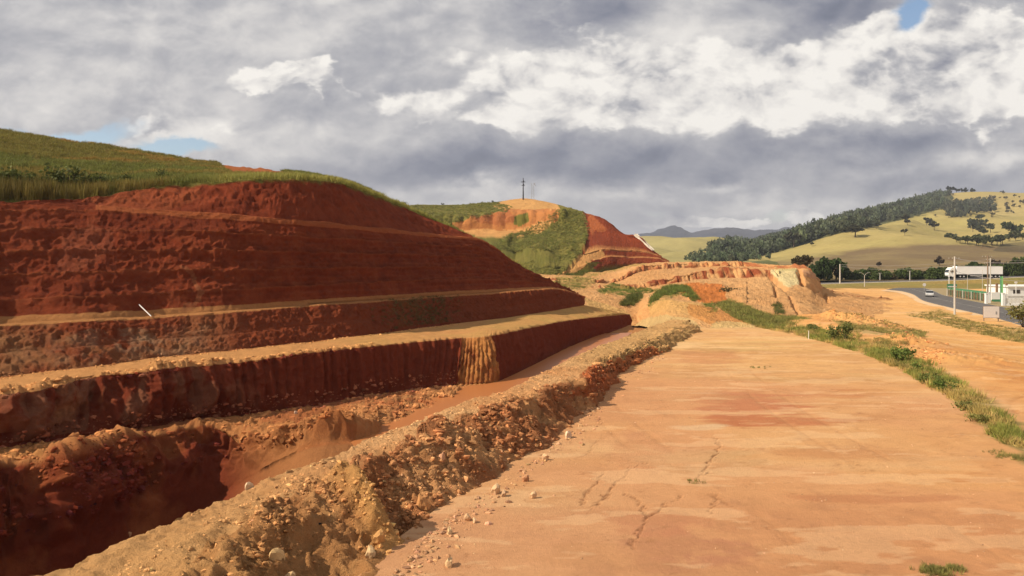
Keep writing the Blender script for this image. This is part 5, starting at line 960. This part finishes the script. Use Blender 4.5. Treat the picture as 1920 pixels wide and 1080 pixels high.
def fence():
    A = np.array(at(1776, z=RZ-.06, Y=186)); B = np.array(at(1850, z=RZ-.06, Y=163)); o = empty('fence', tuple(A)); d = B-A; n = 15; L = np.linalg.norm(d[:2]); u = d/L; rz = math.atan2(u[1], u[0])
    o.rotation_euler = (0, 0, rz)
    for k in range(n): x = L*k/(n-1); MB().tube((x, 0, 0), (x, 0, 1.9), .10, .09, 6).build('post', M['brown'] if k % 3 else M['conc'], o)
    for k in range(n-1): x = L*(k+.5)/(n-1); MB().box((x, 0, 1.95), (L/(n-1)*.94, .05, .5)).build('top_panel', M['green'], o)
    MB().box((L/2, .14, .95), (L, .04, 1.3)).build('mesh_panel', plain('fence_shade', (.10, .13, .075), .9, .1, .4, 3), o)
    tag(o, 'long fence of brown posts with green top panels beside the road', 'fence')
    for k, (px, Y, w, h) in enumerate(((1849, 156, .42, 2.15), (1854.5, 158, .50, 2.3), (1881, 150, .55, 2.5))):
        p = MB().box((0, 0, h/2), (w, .45, h)).box((0, 0, h+.05), (w+.12, .57, .12)).build('gate_pillar', M['white']); p.location = at(px, z=RZ-.1, Y=Y); tag(p, ['left white gate pillar at the end of the fence', 'middle white gate pillar beside the left one', 'wide white pillar where the railing wall starts'][k], 'pillar', 'white gate pillars')
    P = at(1859, z=RZ-.1, Y=163); w = 22*163/F; o = empty('low_wall', P); MB().box((w/2, 0, 1.25), (w, .2, 1.7)).build('wall', M['white'], o); MB().box((w/2, -.11, .32), (w, .03, .5)).build('plinth', M['green'], o); tag(o, 'low white wall with a green plinth between the gate pillars', 'wall')
    P = at(1884, z=RZ-.1, Y=150); w = 110*150/F; o = empty('railing_wall', P); rt = MB().box((w/2, 0, 2.15), (w, .35, .35)).build('coping', M['white'], o); MB().box((w/2, 0, .2), (w, .3, .4)).build('base', M['white'], o)
    n = 44
    for k in range(n): MB().box((w*(k+.5)/n, 0, 1.2), (.13, .12, 1.6)).build('baluster', M['white'], o)
    tag(o, 'white railing wall with upright bars at the right edge', 'wall')
    P = at(1890, z=RZ-.1, Y=176); o = empty('flat_roof_building', P); w = 14; MB().box((w/2, 4, 1.35), (w, 8, 2.7)).build('wall', M['white'], o); MB().box((w/2, 4, 2.85), (w+.6, 8.6, .3)).build('roof', M['white'], o)
    for k in range(4): f = MB().box((2+k*3, -.03, 1.6), (1.6, .06, .9)).build('window', M['glass'], o); MB().box((2+k*3, -.08, 1.1), (1.8, .12, .1)).build('sill', M['white'], f)
    tag(o, 'flat roofed white building behind the railing wall', 'building')
fence()
# ------------------------------------------------------------------ gutter, pipe, stake
def small():
    S = HILL2; a, b = np.array(at(1190.5, 441.5, Y=216.5)), np.array(at(1223, 472, Y=212.5)); o = empty('drain_channel', tuple(a)); d = b-a; u = Vector(d).normalized(); L = np.linalg.norm(d); side = Vector((u[1], -u[0], 0)).normalized(); up = u.cross(side)
    if up.z < 0: up = -up
    mb = MB()
    def slab(c0, w, h, name):
        V = []
        for t in (0, L):
            for s_, q in ((-1, 0), (1, 0), (1, 1), (-1, 1)): V.append(tuple(Vector(u)*t+side*(c0+s_*w/2)+up*(q*h)))
        m_ = MB(); m_.v = V; m_.f = [(0, 1, 2, 3), (7, 6, 5, 4), (0, 4, 5, 1), (1, 5, 6, 2), (2, 6, 7, 3), (3, 7, 4, 0)]; return m_.build(name, M['dirtyconc'], o)
    slab(0, .8, .35, 'channel_floor'); slab(-.5, .2, .7, 'channel_side'); slab(.5, .2, .7, 'channel_side'); tag(o, 'pale concrete drain running down the edge of the second red cutting', 'drain')
    def face_pt(x_, y_):
        S = LEFT; d2 = (S['px']-x_)**2+(S['py']-y_)**2+1e6*((S['B'] < 9.9) | (S['B'] > 12)); return S['G'].reshape(-1, 3)[int(np.argmin(d2))]+np.array([.02, -.10, .06])
    a, b = face_pt(262, 572), face_pt(284, 594); o = MB().tube(a, b, .032, .032, 10).build('pipe', M['sign']); tag(o, 'white pipe leaning on the big red face above the first ledge', 'pipe')
    P = at(1516, z=-.05, Y=72); o = MB().tube((0, 0, -.1), (.02, 0, .85), .035, .03, 6).build('stake', M['sign']); o.location = P; tag(o, 'short pale stake at the edge of the grass strip', 'stake')
small()
# ------------------------------------------------------------------ the air
def haze():
    o = MB().box((0, 2000, 120), (19000, 15000, 280)).build('haze', bpy.data.materials.new('air'))
    m = o.data.materials[0]; m.use_nodes = True; nt = m.node_tree; nt.nodes.remove(nt.nodes['Principled BSDF']); v = nt.nodes.new('ShaderNodeVolumePrincipled')
    v.inputs['Color'].default_value = (.80, .86, 1, 1); v.inputs['Density'].default_value = .00012; v.inputs['Anisotropy'].default_value = .2
    nt.links.new(v.outputs[0], nt.nodes['Material Output'].inputs['Volume']); tag(o, 'thin bluish air over the valley', 'haze', kind='stuff')
haze()
scene.cycles.volume_bounces = 0; scene.cycles.volume_max_steps = 64
